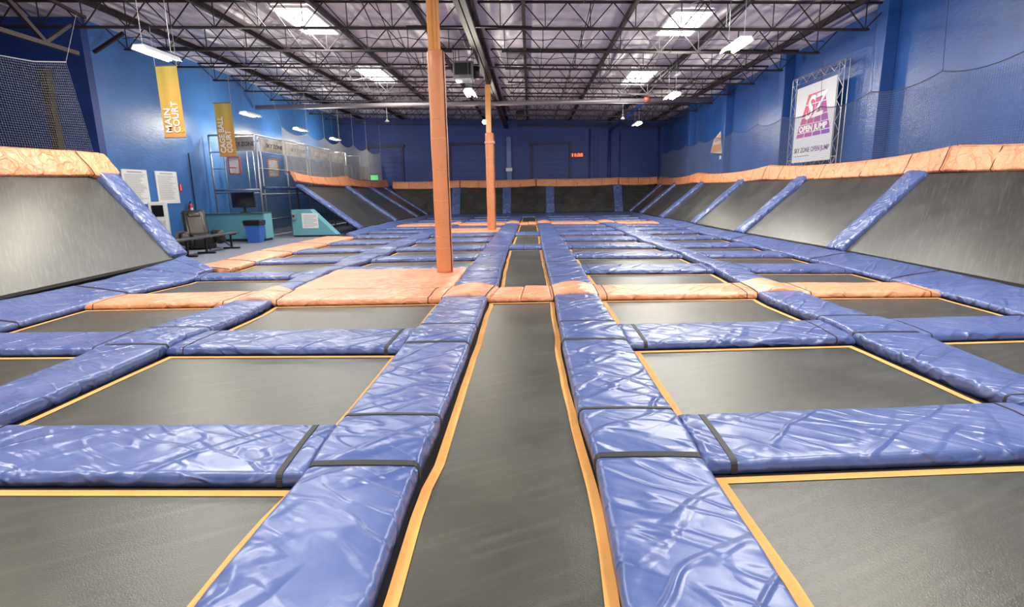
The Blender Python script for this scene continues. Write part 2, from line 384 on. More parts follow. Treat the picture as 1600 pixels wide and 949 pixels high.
def row(pts):
    return sorted([(G(x, y).x, G(x, y).y) for x, y in pts])
ROWS = [
 ('A', row([(0,752.5),(455,753.8),(1102,734),(1600,710.5)]), row([(11,673),(531,671.5),(1071,656.4),(1564,637)])),
 ('B', row([(0,553),(274,551),(627,549.6),(984,542.7),(1329,534.5),(1600,524.4)]), row([(0,526),(225,523.6),(644,518.6),(970,511.8),(1282,505.8),(1600,498)])),
 ('C', row([(145,481),(361.6,477),(674,471.5),(936,466.6),(1259,462.5),(1457,461.4)]), row([(192,464),(370,459.7),(929,449.6),(1238,445.5),(1427,446)])),
 ('D', row([(310,437.5),(470,435.5),(907,427),(1101,425.5),(1290,426)]), row([(310,430),(474,428),(904,417),(1091,415),(1290,415.5)])),
 ('E', row([(402,413),(539,410),(892,403),(1160,402),(1240,402)]), row([(402,406),(560,404),(885,396),(1160,395),(1240,395)])),
 ('F', row([(460,396.6),(575,393.8),(883,388),(1012,387.5),(1170,386.5)]), row([(474,391.5),(590,389.5),(875,382.5),(1012,382),(1170,381)])),
 ('G', row([(511,383.4),(612,381),(870,376.5),(990,376),(1126,374)]), row([(511,379),(618,376.8),(870,371.8),(990,371.3),(1126,369.5)])),
 ('H', row([(552,373),(648,371.3),(706,370),(868,367.3),(967,367),(1088,365)]), row([(552,369.5),(706,366),(868,363.3),(967,363),(1088,361.5)])),
 ('I', row([(584,365),(659,364),(868,360.5),(937,360.3),(1063,359)]), row([(584,362.3),(868,357.4),(1063,356)])),
 ('J', row([(607,358.9),(868,354.8),(1040,353.7)]), row([(607,356.8),(868,352.3),(1040,351.3)])),
 ('K', row([(626,354.6),(678,353.5),(770,352),(862,350.4),(1021,349.4)]), row([(626,351.8),(770,349),(862,347.6),(1021,346.7)])),
 ('L', row([(640,350.3),(770,347.6),(862,346),(1000,345)]), row([(640,348.4),(862,344.3),(1000,343.4)])),
 ('M', row([(650,346.6),(770,344),(862,342.4),(990,341.6)]), row([(650,344.6),(862,340.9),(990,340.2)])),
]
BACK_N = row([(655,342.5),(790,340),(862,339),(990,338)])
Y0 = .55                                   # near end of the built court, behind the lower frame edge
def outer_l(y):
    if y < 10.9: return li(LX['wl'], y)
    if y < 18.7: return li(LX['ob'], y)
    return li(LX['fl'], y)
COLS = {
 'outer left': (outer_l, lambda y: li(LX['l2a'], y)),
 'inner left': (lambda y: li(LX['l2b'], y), lambda y: li(LX['l1a'], y)),
 'centre': (lambda y: li(LX['l1b'], y), lambda y: li(LX['r1a'], y)),
 'inner right': (lambda y: li(LX['r1b'], y), lambda y: li(LX['r2a'], y)),
 'outer right': (lambda y: li(LX['r2b'], y), lambda y: li(LX['w5'], y)),
}
def yat(rowf, colf, off=0):
    "y of a row line where it meets a column line"
    y = li(rowf, 0)
    for _ in range(12): y = li(rowf, colf(y))
    return y+off
def rowy(name, near): 
    for n, a, b in ROWS:
        if n == name: return a if near else b
ZB = -.035
def trampoline(x0f, x1f, rn, rf, label, group, il=0., ir=0.):
    """x0f/x1f edge functions, rn/rf row polylines (or numbers) at near and far side"""
    def c(xf, rr): 
        y = rr if isinstance(rr, (int, float)) else yat(rr, xf)
        return Vector((xf(y), y, ZB))
    a, b, d, e = c(x0f, rn), c(x1f, rn), c(x1f, rf), c(x0f, rf)
    d.y -= .03; e.y -= .03
    n = max(2, int((e.y-a.y)/.25)); far = a.y > 12
    L = [Vector((x0f(y)+il, y, ZB)) for y in [a.y+(e.y-a.y)*k/n for k in range(n+1)]]
    Rr = [Vector((x1f(y)-ir, y, ZB)) for y in [b.y+(d.y-b.y)*k/n for k in range(n+1)]]
    mid = (a+b+d+e)/4
    t = empty('trampoline', (mid.x, mid.y, ZB-.02), label, 'trampoline', group)
    W = .062
    def wob(p): return noise.noise(Vector((p.x*2, p.y*1.6, 3)))*.018
    def ring(off, z):
        l = [p+Vector((off+(wob(p) if off else 0), 0, z)) for p in L]; r_ = [p+Vector((-off-(wob(p) if off else 0), 0, z)) for p in Rr]
        l[0].y += off; r_[0].y += off; l[-1].y -= off; r_[-1].y -= off
        return l, r_
    l0, q0 = ring(.005, .001); l1, q1 = ring(W+.0001, .001)
    vs = []; fs = []
    nx = 6
    for l, r_ in zip(l1, q1):
        for k in range(nx+1): vs.append(l.lerp(r_, k/nx))
    for i in range(n):
        for k in range(nx): fs.append((i*(nx+1)+k, i*(nx+1)+k+1, (i+1)*(nx+1)+k+1, (i+1)*(nx+1)+k))
    mk('bed', vs, fs, BED, t)
    m = MB()
    o_ = l0+list(reversed(q0)); i_ = l1+list(reversed(q1)); N = len(o_)
    zt = Vector((0, 0, .004))
    m.add([p+zt for p in o_]+[p+zt for p in i_]+[p for p in o_], [(k, (k+1) % N, N+(k+1) % N, N+k) for k in range(N)]+[(k, 2*N+k, 2*N+(k+1) % N, (k+1) % N) for k in range(N)])
    m.build('edging', EDGE, t)['label'] = 'orange webbing edge'
    l2, q2 = ring(-.13, -.006); l3, q3 = ring(.03, -.006)
    o_ = l2+list(reversed(q2)); i_ = l3+list(reversed(q3))
    m = MB(); m.add(o_+i_, [(k, (k+1) % N, N+(k+1) % N, N+k) for k in range(N)])
    m.build('spring_mesh', BLK, t)['label'] = 'black spring mesh'
    return t
# trampolines, column by column
for cname, (x0, x1) in COLS.items():
    if cname == 'centre':
        segs = [(Y0, rowy('C', 1), 'in front of the near orange cross pad'), (rowy('C', 0), rowy('F', 1), 'just beyond the near orange cross pad'),
                (rowy('F', 0), rowy('H', 1), 'between the two blue cross pads of the lane'), (rowy('H', 0), rowy('K', 1), 'just before the far orange cross pad'),
                (rowy('K', 0), BACK_N, 'beyond the far orange cross pad')]
        for rn, rf, w in segs:
            if isinstance(rn, float) or True:
                trampoline(x0, x1, rn, rf, 'narrow centre lane trampoline '+w, 'centre lane trampolines', il=.025)
        continue
    names = [r_[0] for r_ in ROWS]
    for k in range(len(ROWS)+1):
        if k == 0 and 'outer' in cname: continue
        if cname == 'inner left' and k in (3, 8): continue      # orange platforms under the two posts
        if cname == 'inner left' and k == 9: continue
        rn = Y0 if k == 0 else ROWS[k-1][2]
        rf = BACK_N if k == len(ROWS) else ROWS[k][1]
        kk = k+1
        trampoline(x0, x1, rn, rf, 'grey trampoline with orange edging, %s column, %s row from the camera' % (cname, ORD[kk-1]), cname+' column trampolines', il=.045 if 'left' in cname else .035, ir=.045 if 'right' in cname else .02)
# ------------------------------------------------------------------ cross pads
STR = {'A', 'B'}
UPV = (0, 0, 1)
def crosspad(cname, rn_, k):
    n, a, b = ROWS[k]; x0, x1 = COLS[cname]
    ng = 22 if k < 2 else (10 if k < 6 else 6)
    A = [Vector((x0(yat(a, x0)), yat(a, x0), 0)), Vector((x1(yat(a, x1)), yat(a, x1), 0))]
    B = [Vector((x0(yat(b, x0)), yat(b, x0), 0)), Vector((x1(yat(b, x1)), yat(b, x1), 0))]
    L = (A[1]-A[0]).length
    if k < 2: st = [(.17, .035)] if cname == 'inner right' else ([(L-.17, .035)] if cname == 'inner left' else [])
    else: st = []
    se = []
    if k < 8 and not st: se = [(.12, .012), (L-.12, .012)]
    if k < 2 and st: se = [(L-.17, .012)] if cname == 'inner right' else [(.17, .012)]
    orange = n in 'CK'
    return pad('cross_pad', A, B, .045, ORNG if orange else BLUE, UPV, nu=ng*2, nv=8 if k < 4 else 4, wr=.008 if k < 4 else .006,
               straps=st, seams=se)
for cname in COLS:
    if cname == 'centre': continue
    for k, (n, a, b) in enumerate(ROWS):
        if cname == 'inner left' and n in 'CDIJ': continue
        if k == 0 and 'outer' in cname and False: continue
        o = crosspad(cname, n, k)
        c_ = 'orange' if n in 'CK' else 'blue'
        if n == 'C': lab = 'near orange vinyl cross pad, %s column' % cname
        elif n == 'K': lab = 'far orange vinyl cross pad, %s column' % cname
        else: lab = 'creased blue cross pad, %s column, %s cross row from the camera' % (cname, ORD[k])
        tag(o, lab, 'safety pad', '%s cross pads' % c_)
# lane cross pads
for n in 'FH':
    a, b = rowy(n, 1), rowy(n, 0); x0, x1 = COLS['centre']
    A = [Vector((x0(yat(a, x0)), yat(a, x0), 0)), Vector((x1(yat(a, x1)), yat(a, x1), 0))]
    B = [Vector((x0(yat(b, x0)), yat(b, x0), 0)), Vector((x1(yat(b, x1)), yat(b, x1), 0))]
    o = pad('cross_pad', A, B, .045, BLUE, UPV, nu=10, nv=5, seams=[((A[1]-A[0]).length*.45, .012)])
    tag(o, 'short blue pad crossing the centre lane, %s one from the camera' % ('nearer' if n == 'F' else 'farther'), 'safety pad', 'blue cross pads')
# inner-left specials: platforms round the posts
def quadpad(name, pts, th, mat, label, group, nu=16, nv=10, wr=.006, z=0, cat='safety pad', **kw):
    p = [Vector(q) for q in pts]
    o = pad(name, [p[0], p[1]], [p[3], p[2]], th, mat, UPV, nu=nu, nv=nv, wr=wr, **kw)
    return tag(o, label, cat, group)
x0, x1 = COLS['inner left']
ca, cb = rowy('C', 1), rowy('C', 0)
P = lambda f, rr, off=0: Vector((f(yat(rr, f)+off), yat(rr, f)+off, 0))
# near orange pad of inner-left column (row C)
o = pad('cross_pad', [P(x0, ca), P(x1, ca)], [P(x0, cb), P(x1, cb)], .05, ORNG, UPV, nu=30, nv=10, wr=.014, seams=[(.06, .014), (P(x1, ca).x-P(x0, ca).x-.15, .014)])
tag(o, 'near orange vinyl cross pad in front of the platform of the nearer post', 'safety pad', 'orange cross pads')
dn, df = rowy('D', 1), rowy('D', 0)
def platform(ya0, ya1, label, post):
    "orange square pad with the post standing in it: built as one mesh ring round the post"
    A = [Vector((x0(ya0), ya0, 0)), Vector((x1(ya0), ya0, 0))]; B = [Vector((x0(ya1), ya1, 0)), Vector((x1(ya1), ya1, 0))]
    o = pad('post_platform', A, B, .05, ORNG, UPV, nu=24, nv=14, wr=.014)
    return tag(o, label, 'platform pad', 'orange platforms round the posts')
yc = (yat(cb, x0)+yat(cb, x1))/2
platform(yc+.04, G(620, 424).y, 'large orange square platform pad round the nearer orange post', None)
o = pad('cross_pad', [Vector((x0(G(620, 424).y), G(620, 424).y+.02, 0)), Vector((x1(G(620, 424).y), G(620, 424).y+.02, 0))],
        [Vector((x0(G(620, 420).y), G(620, 419).y, 0)), Vector((x1(G(620, 420).y), G(620, 419).y, 0))], .045, BLUE, UPV, nu=16, nv=4)
tag(o, 'narrow blue cross pad behind the platform of the nearer post', 'safety pad', 'blue cross pads')
platform(G(750, 365).y, G(750, 358.6).y, 'small orange platform pad round the farther orange post', None)
o = pad('cross_pad', [Vector((x0(21.5), G(750, 358.2).y, 0)), Vector((x1(21.5), G(750, 358.2).y, 0))], [Vector((x0(22.6), G(750, 354.8).y, 0)), Vector((x1(22.6), G(750, 354.8).y, 0))], .045, BLUE, UPV, nu=10, nv=4)
tag(o, 'blue cross pad behind the platform of the farther post', 'safety pad', 'blue cross pads')
# orange arched covers over the strips (rows C, K)
strips = {'outer left strip': ('l2a', 'l2b'), 'inner left strip': ('l1a', 'l1b'), 'inner right strip': ('r1a', 'r1b'), 'outer right strip': ('r2a', 'r2b')}
for n in 'CK':
    a, b = rowy(n, 1), rowy(n, 0); w = 'near' if n == 'C' else 'far'
    for sn, (e0, e1) in strips.items():
        f0 = lambda y: li(LX[e0], y); f1 = lambda y: li(LX[e1], y)
        ex = .04
        A = [P(f0, a)-Vector((ex, 0, 0)), P(f1, a)+Vector((ex, 0, 0))]; B = [P(f0, b)-Vector((ex, 0, 0)), P(f1, b)+Vector((ex, 0, 0))]
        A[0].y -= .01; A[1].y -= .01
        o = pad('arched_pad', A, B, .05, ORNG, UPV, nu=18, nv=8, wr=.005, hump=lambda t: .07*max(0, math.sin(math.pi*t))**1.2, seams=[(.03, .014), ((A[1]-A[0]).length-.03, .014)])
        tag(o, '%s orange pad arching over the %s' % (w, sn), 'safety pad', 'orange arched pads')
    # lane part, two overlapping halves
    x0c, x1c = COLS['centre']
    l0, l1 = P(x0c, a), P(x1c, a); m0, m1 = P(x0c, b), P(x1c, b)
    xm = (l0+l1)/2; xn = (m0+m1)/2
    d = Vector((.04, 0, 0))
    o = pad('cross_pad', [l0+d, xm], [m0+d, xn], .04, ORNG, UPV, nu=8, nv=5); tag(o, '%s orange pad across the centre lane, left half' % w, 'safety pad', 'orange cross pads')
    o = pad('cross_pad', [xm+Vector((.005, -.015, .012)), l1-d], [xn+Vector((.005, 0, .012)), m1-d], .048, ORNG, UPV, nu=8, nv=5); tag(o, '%s orange pad across the centre lane, right half' % w, 'safety pad', 'orange cross pads')
# ------------------------------------------------------------------ longitudinal strips
def strip(sn, e0, e1):
    f0 = lambda y: li(LX[e0], y); f1 = lambda y: li(LX[e1], y)
    fm = lambda y: (f0(y)+f1(y))/2
    outer = 'outer' in sn
    ys = [Y0 if not outer else 2.2]
    cuts = [(yat(a, fm), yat(b, fm), n) for n, a, b in ROWS]
    end = yat(BACK_N, fm)
    start = ys[0]; k = 0; seg = []
    for ya, yb, n in cuts:
        if n in 'CK':
            seg.append((start, ya+.05, [])); start = yb-.05
        elif n in 'AB' or n in 'DEFGH':
            if ya - start > .3: seg.append((start, ya+.01, []))
            start = ya+.01
    seg.append((start, end-.02, []))
    for k, (s, e, _) in enumerate(seg):
        if e-s < .25: continue
        m_ = max(3, int((e-s)/.35))
        yy = [s+(e-s)*i/m_ for i in range(m_+1)]
        A = [Vector((f0(y), y, 0)) for y in yy]; B = [Vector((f1(y), y, 0)) for y in yy]
        st = []; near = s < 8
        L_ = e-s
        for ya, yb, n in cuts:
            if abs(ya+.01-s) < .05 and near: st.append((.03, .035 if not outer else .02)); 
            if s < yb < e and n in 'AB': st.append((yb-s+.05, .035 if n == 'A' and not outer else .018))
        hp = None
        cs = [((ya+yb)/2, (yb-ya)/2+.25) for ya, yb, n in cuts if n not in 'CK']
        def hump(t, s=s, e=e, cs=cs):
            y = s+(e-s)*t; return .018+.03*sum(math.exp(-((y-c)/w)**2*2.0) for c, w in cs if abs(y-c) < 4*w)
        nu = int(L_/(.06 if s < 8 else .14)); nu = max(8, min(60, nu))
        sm = [] if near else [(L_*.5, .012)] if L_ > 1.4 and s < 14 else []
        o = pad('strip_pad', A, B, .045, BLUE, UPV, nu=nu, nv=14 if s < 4 else (10 if s < 8 else 6), wr=.008 if near else .006, hump=hump, straps=st, seams=sm, skirt=.05)
        tag(o, 'creased blue pad of the %s, %s segment from the camera' % (sn, ORD[k]), 'safety pad', 'blue %s pads' % sn)
for sn, (e0, e1) in strips.items(): strip(sn, e0, e1)
# ------------------------------------------------------------------ wall foot strips
WRT = line([(1600,455),(1529,440),(1382,407),(1350,402),(1199.5,374),(1103,356.5),(1060,345),(1022.5,340),(997,333.8)], .12)
WLT = line([(0,474),(85,457.8),(164,440),(262,412.5),(275,408)], .12)
FLT = line([(535.6,367.5),(588,351.6),(627.5,345),(652,340.3)], .12)
def foot(ys, fin, fout, label, grp, out_first=False, mat=BLUE, zt=.12):
    yy = [ys[0]+(ys[1]-ys[0])*i/6 for i in range(7)]
    A = [Vector((fin(y), y, 0)) for y in yy]; B = [Vector((fout(y), y, zt)) for y in yy]
    nr = (A[3]-A[2]).cross(B[2]-A[2]); nr = nr if nr.z > 0 else -nr
    L_ = ys[1]-ys[0]
    o = pad('wall_foot_pad', A, B, .045, mat, nr, nu=max(12, int(L_*8)), nv=8, wr=.010, seams=[(.02, .014)])
    return tag(o, label, 'safety pad', grp)
w5 = lambda y: li(LX['w5'], y); wrt = lambda y: li(WRT, y)
for k, (a, b) in enumerate([(4.5, 8.6), (8.6, 11.1), (11.1, 15.6), (15.6, 20.3), (20.3, 25), (25, 29.6), (29.6, 33.9)]):
    foot((a, b), w5, wrt, 'blue sloping foot pad along the right trampoline wall, %s from the camera' % ORD[k], 'right wall foot pads')
wl = lambda y: li(LX['wl'], y); wlt = lambda y: li(WLT, y)
for k, (a, b) in enumerate([(3.4, 6.2), (6.2, 8.2), (8.2, 10.0)]):
    foot((a, b), wl, wlt, 'blue foot pad under the near left wall trampoline, %s from the camera' % ORD[k], 'near left wall foot pads')
# fan shaped corner pad at the end of the near left wall
o = pad('corner_pad', [Vector((wl(10.0), 10.0, 0)), G(307, 431), G(335, 423.5)], [Vector((wlt(10.0), 10.0, .12)), G(263, 412, .14), G(287, 402, .16)], .05, BLUE, (0.15, 0, 1), nu=24, nv=14, wr=.014, seams=[(.05, .014), (1.0, .014)])
tag(o, 'fan-shaped blue corner pad where the near left trampoline wall ends by the carpet', 'safety pad')
fl = lambda y: li(LX['fl'], y); flt = lambda y: li(FLT, y)
for k, (a, b) in enumerate([(19.0, 22.5), (22.5, 26), (26, 29.8), (29.8, 34.0)]):
    foot((a, b), fl, flt, 'blue foot pad under the far left trampoline wall, %s from the camera' % ORD[k], 'far left wall foot pads')
# orange border by the carpet
o1 = line([(322,416),(396,396),(472,380),(526,368)])
ob = lambda y: li(LX['ob'], y); obo = lambda y: li(o1, y)
cut = [10.75, 11.95, 13.9, 16.1, 18.6]
for k in range(4):
    a, b = cut[k], cut[k+1]; yy = [a+(b-a)*i/4 for i in range(5)]
    A = [Vector((ob(y), y, 0)) for y in yy]; B = [Vector((obo(y), y+.5, 0)) for y in yy]
    o = pad('border_pad', A, B, .05, ORNG, UPV, nu=18, nv=8, wr=.01, seams=[(.02, .014)])
    tag(o, 'orange border pad between carpet and court, %s from the near left wall' % ORD[k], 'safety pad', 'orange border pads')
# back foot strip
bn = lambda x: li(BACK_N, x)
BT = 34.1
for k, (a, b) in enumerate([(-7.2, -4.4), (-4.4, -1.4), (-1.4, 1.35), (1.35, 5.4), (5.4, 7.0)]):
    A = [Vector((a, bn(a), 0)), Vector((b, bn(b), 0))]; B = [Vector((a, BT, .1)), Vector((b, BT, .1))]
    o = pad('wall_foot_pad', A, B, .045, BLUE, UPV, nu=14, nv=5)
    tag(o, 'blue foot pad under the far end trampoline wall, %s from the left' % ORD[k], 'safety pad', 'far end wall foot pads')
# ------------------------------------------------------------------ angled wall trampolines
def wallbed(p00, p10, p11, p01, label, grp, inset=.07):
    "p00,p10 foot corners, p11,p01 top corners"
    p = [Vector(q) for q in (p00, p10, p11, p01)]
    n = (p[1]-p[0]).cross(p[3]-p[0]).normalized()
    mid = sum(p, Vector())/4
    if n.dot(CAM-mid) < 0: n = -n
    t = empty('wall_trampoline', (mid.x, mid.y, min(q.z for q in p)), label, 'wall trampoline', grp)
    ins = [q+(mid-q)*0 for q in p]
    ex = (p[1]-p[0]).normalized()*inset; ey = (p[3]-p[0]).normalized()*inset
    ins = [p[0]+ex+ey, p[1]-ex+ey, p[2]-ex-ey, p[3]+ex-ey]
    vs = []; fs = []; N = 10
    for i in range(N+1):
        for j in range(N+1): vs.append(ins[0].lerp(ins[1], j/N).lerp(ins[3].lerp(ins[2], j/N), i/N)+n*.004)
    for i in range(N):
        for j in range(N): fs.append((i*(N+1)+j, i*(N+1)+j+1, (i+1)*(N+1)+j+1, (i+1)*(N+1)+j))
    o = mk('bed', vs, fs, WBED, t, smooth=True)
    def bil(q, u, v): return q[0].lerp(q[1], u).lerp(q[3].lerp(q[2], u), v)
    per = [(k/N, 0) for k in range(N)]+[(1, k/N) for k in range(N)]+[(1-k/N, 1) for k in range(N)]+[(0, 1-k/N) for k in range(N)]
    o_ = [bil(p, u, v) for u, v in per]; i_ = [bil(ins, u, v) for u, v in per]; K = len(per)
    MB().add(o_+i_+[q-n*.05 for q in o_], [(k, (k+1) % K, K+(k+1) % K, K+k) for k in range(K)]+[(k, 2*K+k, 2*K+(k+1) % K, (k+1) % K) for k in range(K)]).build('spring_mesh', BLK, t)['label'] = 'black spring mesh'
    return t
def strut(base, top, w, axis, label, grp, post=True, th=.08):
    "tilted blue pad over the rail between two wall beds; axis = direction along the wall"
    ax = Vector(axis).normalized()*w/2; b = Vector(base); t_ = Vector(top)
    n = ax.cross(t_-b).normalized()
    if n.dot(CAM-b) < 0: n = -n
    o = pad('strut_pad', [b-ax, t_-ax], [b+ax, t_+ax], th, BLUE, n, nu=26, nv=6, wr=.02, skirt=.02)
    tag(o, label, 'safety pad', grp)
    if post:
        back = t_-n*.12
        m = MB(); m.bar(b-n*.07, back, .04); m.bar(back, (back.x, back.y, -.05), .04)
        m.build('support_post', BLACK, o)['label'] = 'black steel support'
    return o
XB, XT, ZT = 6.98, 8.0, 1.72
RY = [pl(x, y, 0, 8.0).y for x, y in ((1439,268),(1257,282),(1161.6,284.5),(1099.6,287.8),(1056.6,289.5))]
RY = [RY[0]-5.6]+RY+[34.0]
rbase = lambda y: li(WRT, y)+.03
for k, y in enumerate(RY):
    if k == 0 or k == len(RY)-1: pass
    wq = 'corner of the far end' if k == len(RY)-1 else None
    lab = 'tilted blue strut pad on the right wall, %s' % ('in the far corner' if wq else ORD[k]+' from the camera')
    strut((rbase(y), y, .13), (XT, y, ZT), .6, (0, 1, 0), lab, 'right wall strut pads')
for k in range(len(RY)-1):
    a, b = RY[k]+.18, RY[k+1]-.18
    wallbed((rbase(a), a, .13), (rbase(b), b, .13), (XT, b, ZT), (XT, a, ZT), 'angled grey wall trampoline on the right, %s from the camera' % ORD[k], 'right wall trampolines')
# near left wall: one long bed
LXb, LXt = -7.9, -9.35
wallbed((wlt(5.0)-.02, 5.0, .13), (wlt(11.8)-.02, 11.75, .13), (LXt, 11.75, 1.98), (LXt, 5.0, 1.98), 'large angled wall trampoline at the left edge of the photo', 'near left wall trampoline', .06)
p = pl(273, 405, 2, .14)
strut((p.x, 11.95, .14), (LXt, 11.98, 1.98), .58, (0, 1, 0), 'tilted blue strut pad ending the near left trampoline wall beside the carpet', 'left wall strut pads', th=.14)
# far left wall
LY = [21.4, 27.0, 31.0, 34.1]
fbase = lambda y: li(FLT, y)-.03
for k, y in enumerate(LY):
    strut((fbase(y), y, .13), (-9.0, y, 1.85), .5, (0, 1, 0), 'tilted blue strut pad on the far left wall, %s' % ('in the far corner' if k == 3 else ORD[k]+' from the counter'), 'left wall strut pads')
for k in range(3):
    a, b = LY[k]+.18, LY[k+1]-.18
    wallbed((fbase(a), a, .13), (fbase(b), b, .13), (-9.0, b, 1.85), (-9.0, a, 1.85), 'angled wall trampoline of the far left wall, %s from the counter' % ORD[k], 'far left wall trampolines')
# end wall
BX = [-7.3, -4.6, pl(792, 335, 1, 34.2).x, pl(860, 335, 1, 34.2).x, pl(967, 334, 1, 34.2).x, 7.1]
for k in (1, 2, 3, 4):
    x = BX[k]
    strut((x, 34.15, .1), (x, 35.05, 1.78), .55, (1, 0, 0), 'upright blue strut pad on the far end wall, %s from the left' % ORD[k-1], 'end wall strut pads')
for k in range(5):
    a = BX[k]+(.2 if k else -.1); b = BX[k+1]-(.2 if k < 4 else -.1)
    at = a-(1.3 if k == 0 else 0); bt = b+(.7 if k == 4 else 0)
    wallbed((a, 34.15, .1), (b, 34.15, .1), (bt, 35.05, 1.78), (at, 35.05, 1.78), 'dark wall trampoline of the far end wall, %s from the left' % ORD[k], 'end wall trampolines')
# ------------------------------------------------------------------ orange top rail pads
def toprail(P0, P1, zb0, zb1, zt, lean, out, label, grp, sag=.14, seams=(.3, .6), flap=.22, mat=ORNW, taper=0):
    "P0,P1 xy of bottom edge; lean xy offset of top edge; out = normal"
    n = 10; A = []; B = []; C = []
    for k in range(n+1):
        t = k/n; x = P0[0]+(P1[0]-P0[0])*t; y = P0[1]+(P1[1]-P0[1])*t
        s = 1-abs(2*t-1)**2.5
        A.append(Vector((x, y, zb0+(zb1-zb0)*t-.06*s)))
        zz = zt-sag*s
        B.append(Vector((x+lean[0], y+lean[1], zz)))
        C.append(Vector((x+lean[0]*1.15, y+lean[1]*1.15, zz+.03)))
    L_ = (Vector(P1)-Vector(P0)).length
    nr = (A[1]-A[0]).cross(B[0]-A[0]).normalized()
    if nr.dot(Vector(out)) < 0: nr = -nr
    o = pad('top_rail_pad', A, B, .07, mat, nr, nu=int(max(20, L_*7)), nv=7, wr=.022, seams=[(L_*q, .016) for q in seams]+[(.03, .016)], skirt=.02)
    tag(o, label, 'safety pad', grp)
    # loose flap running back from the top edge
    D = [c+Vector((lean[0], lean[1], 0)).normalized()*flap-Vector((0, 0, .02)) for c in C]
    m = MB(); N = len(C)
    th = Vector((0, 0, .02))
    m.add([c for c in C]+D+[c-th for c in C]+[d-th for d in D], [(k, k+1, N+k+1, N+k) for k in range(N-1)]+[(2*N+k, 3*N+k, 3*N+k+1, 2*N+k+1) for k in range(N-1)]+[(k, 2*N+k, 2*N+k+1, k+1) for k in range(N-1)]+[(N+k, N+k+1, 3*N+k+1, 3*N+k) for k in range(N-1)])
    m.build('top_flap', mat, o)
    return o
RC = [2.9, 11.0, 19.2, 27.2, 34.9]
for k in range(4):
    toprail((XT-.04, RC[k]+.01), (XT-.04, RC[k+1]-.01), 1.70, 1.70, 2.17, (.16, 0), (-1, 0, .4), 'orange pad on top of the right trampoline wall, %s from the camera' % ORD[k], 'orange top pads', seams=(.13, .32, .55, .86))
toprail((LXt+.05, 4.6), (LXt+.05, 11.5), 1.93, 1.96, 2.46, (-.18, 0), (1, 0, .4), 'long orange pad on top of the near left trampoline wall', 'orange top pads', sag=.05, seams=(.4,))
toprail((LXt+.08, 11.52), (LXt+.08, 12.35), 1.96, 2.02, 2.46, (-.2, -.18), (1, 0, .4), 'short orange end pad on top of the near left trampoline wall', 'orange top pads', sag=0, seams=())
fc = [LY[0]-.35, 27.6, 35.0]
for k in range(2):
    toprail((-8.95, fc[k]), (-8.95, fc[k+1]-.02), 1.88 if k else 2.0, 1.86, 2.3+(.06 if k == 0 else 0), (-.16, 0), (1, 0, .4), 'orange pad on top of the far left trampoline wall, %s from the counter' % ORD[k], 'orange top pads', seams=(.25, .5, .75))
bc = [-8.7, -4.4, .4, 5.55, 8.0]
for k in range(4):
    toprail((bc[k]+.01, 34.98), (bc[k+1]-.01, 34.98), 1.75, 1.75, 2.17, (0, .12), (0, -1, .3), 'orange pad on top of the far end trampoline wall, %s from the left' % ORD[k], 'orange top pads', sag=.03, seams=(.25, .5, .8))

# ------------------------------------------------------------------ room shell
XR, XL, YB, YN, XLL = 8.5, -12.0, 35.85, 15.4, -20.0
YF = -9.0
deck = lambda x: 5.9-.03*x
def slab(name, pts, d, mat, kind='structure', parent=None):
    o = MB().prism(pts, d).build(name, mat, parent)
    if kind: o['kind'] = kind
    return o
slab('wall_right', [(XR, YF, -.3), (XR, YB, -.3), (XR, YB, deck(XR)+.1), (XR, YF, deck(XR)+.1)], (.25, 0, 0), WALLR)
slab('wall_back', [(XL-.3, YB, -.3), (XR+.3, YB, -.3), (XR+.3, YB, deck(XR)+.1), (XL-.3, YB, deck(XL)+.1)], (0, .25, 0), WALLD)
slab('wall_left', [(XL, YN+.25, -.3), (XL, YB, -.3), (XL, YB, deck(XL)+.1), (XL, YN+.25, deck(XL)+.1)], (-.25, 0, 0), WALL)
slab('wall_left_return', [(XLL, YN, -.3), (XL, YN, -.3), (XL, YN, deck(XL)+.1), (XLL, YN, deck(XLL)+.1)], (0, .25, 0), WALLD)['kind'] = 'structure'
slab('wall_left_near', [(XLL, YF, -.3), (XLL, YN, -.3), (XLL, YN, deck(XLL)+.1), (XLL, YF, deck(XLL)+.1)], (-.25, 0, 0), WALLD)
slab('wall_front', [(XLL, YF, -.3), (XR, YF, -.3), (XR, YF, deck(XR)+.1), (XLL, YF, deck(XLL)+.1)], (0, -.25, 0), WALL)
slab('ceiling', [(XLL-.3, YF-.3, deck(XLL-.3)), (XR+.3, YF-.3, deck(XR+.3)), (XR+.3, YB+.3, deck(XR+.3)), (XLL-.3, YB+.3, deck(XLL-.3))], (0, 0, .2), CEIL)
slab('floor', [(XLL, YF, -.06), (XR, YF, -.06), (XR, YB, -.06), (XLL, YB, -.06)], (0, 0, -.2), CARPET)
slab('floor_under_court', [(-7.9, -.5, -.058), (8.3, -.5, -.058), (8.3, 35.4, -.058), (-7.3, 35.4, -.058), (-7.3, 19.5, -.058), (-6.9, 11.0, -.058), (-7.9, 10.4, -.058)], (0, 0, .006), PITB)
# pilasters on the right wall
for k, y in enumerate((5.0, 9.4, 13.95, 19.0, 24.3, 29.5)):
    if k < 2: continue
    o = MB().rbox((XR-.15, y, 2.7), (.30, .42, 5.9), .015).build('trim_%d' % (k-1), WALLR); o['kind'] = 'structure'
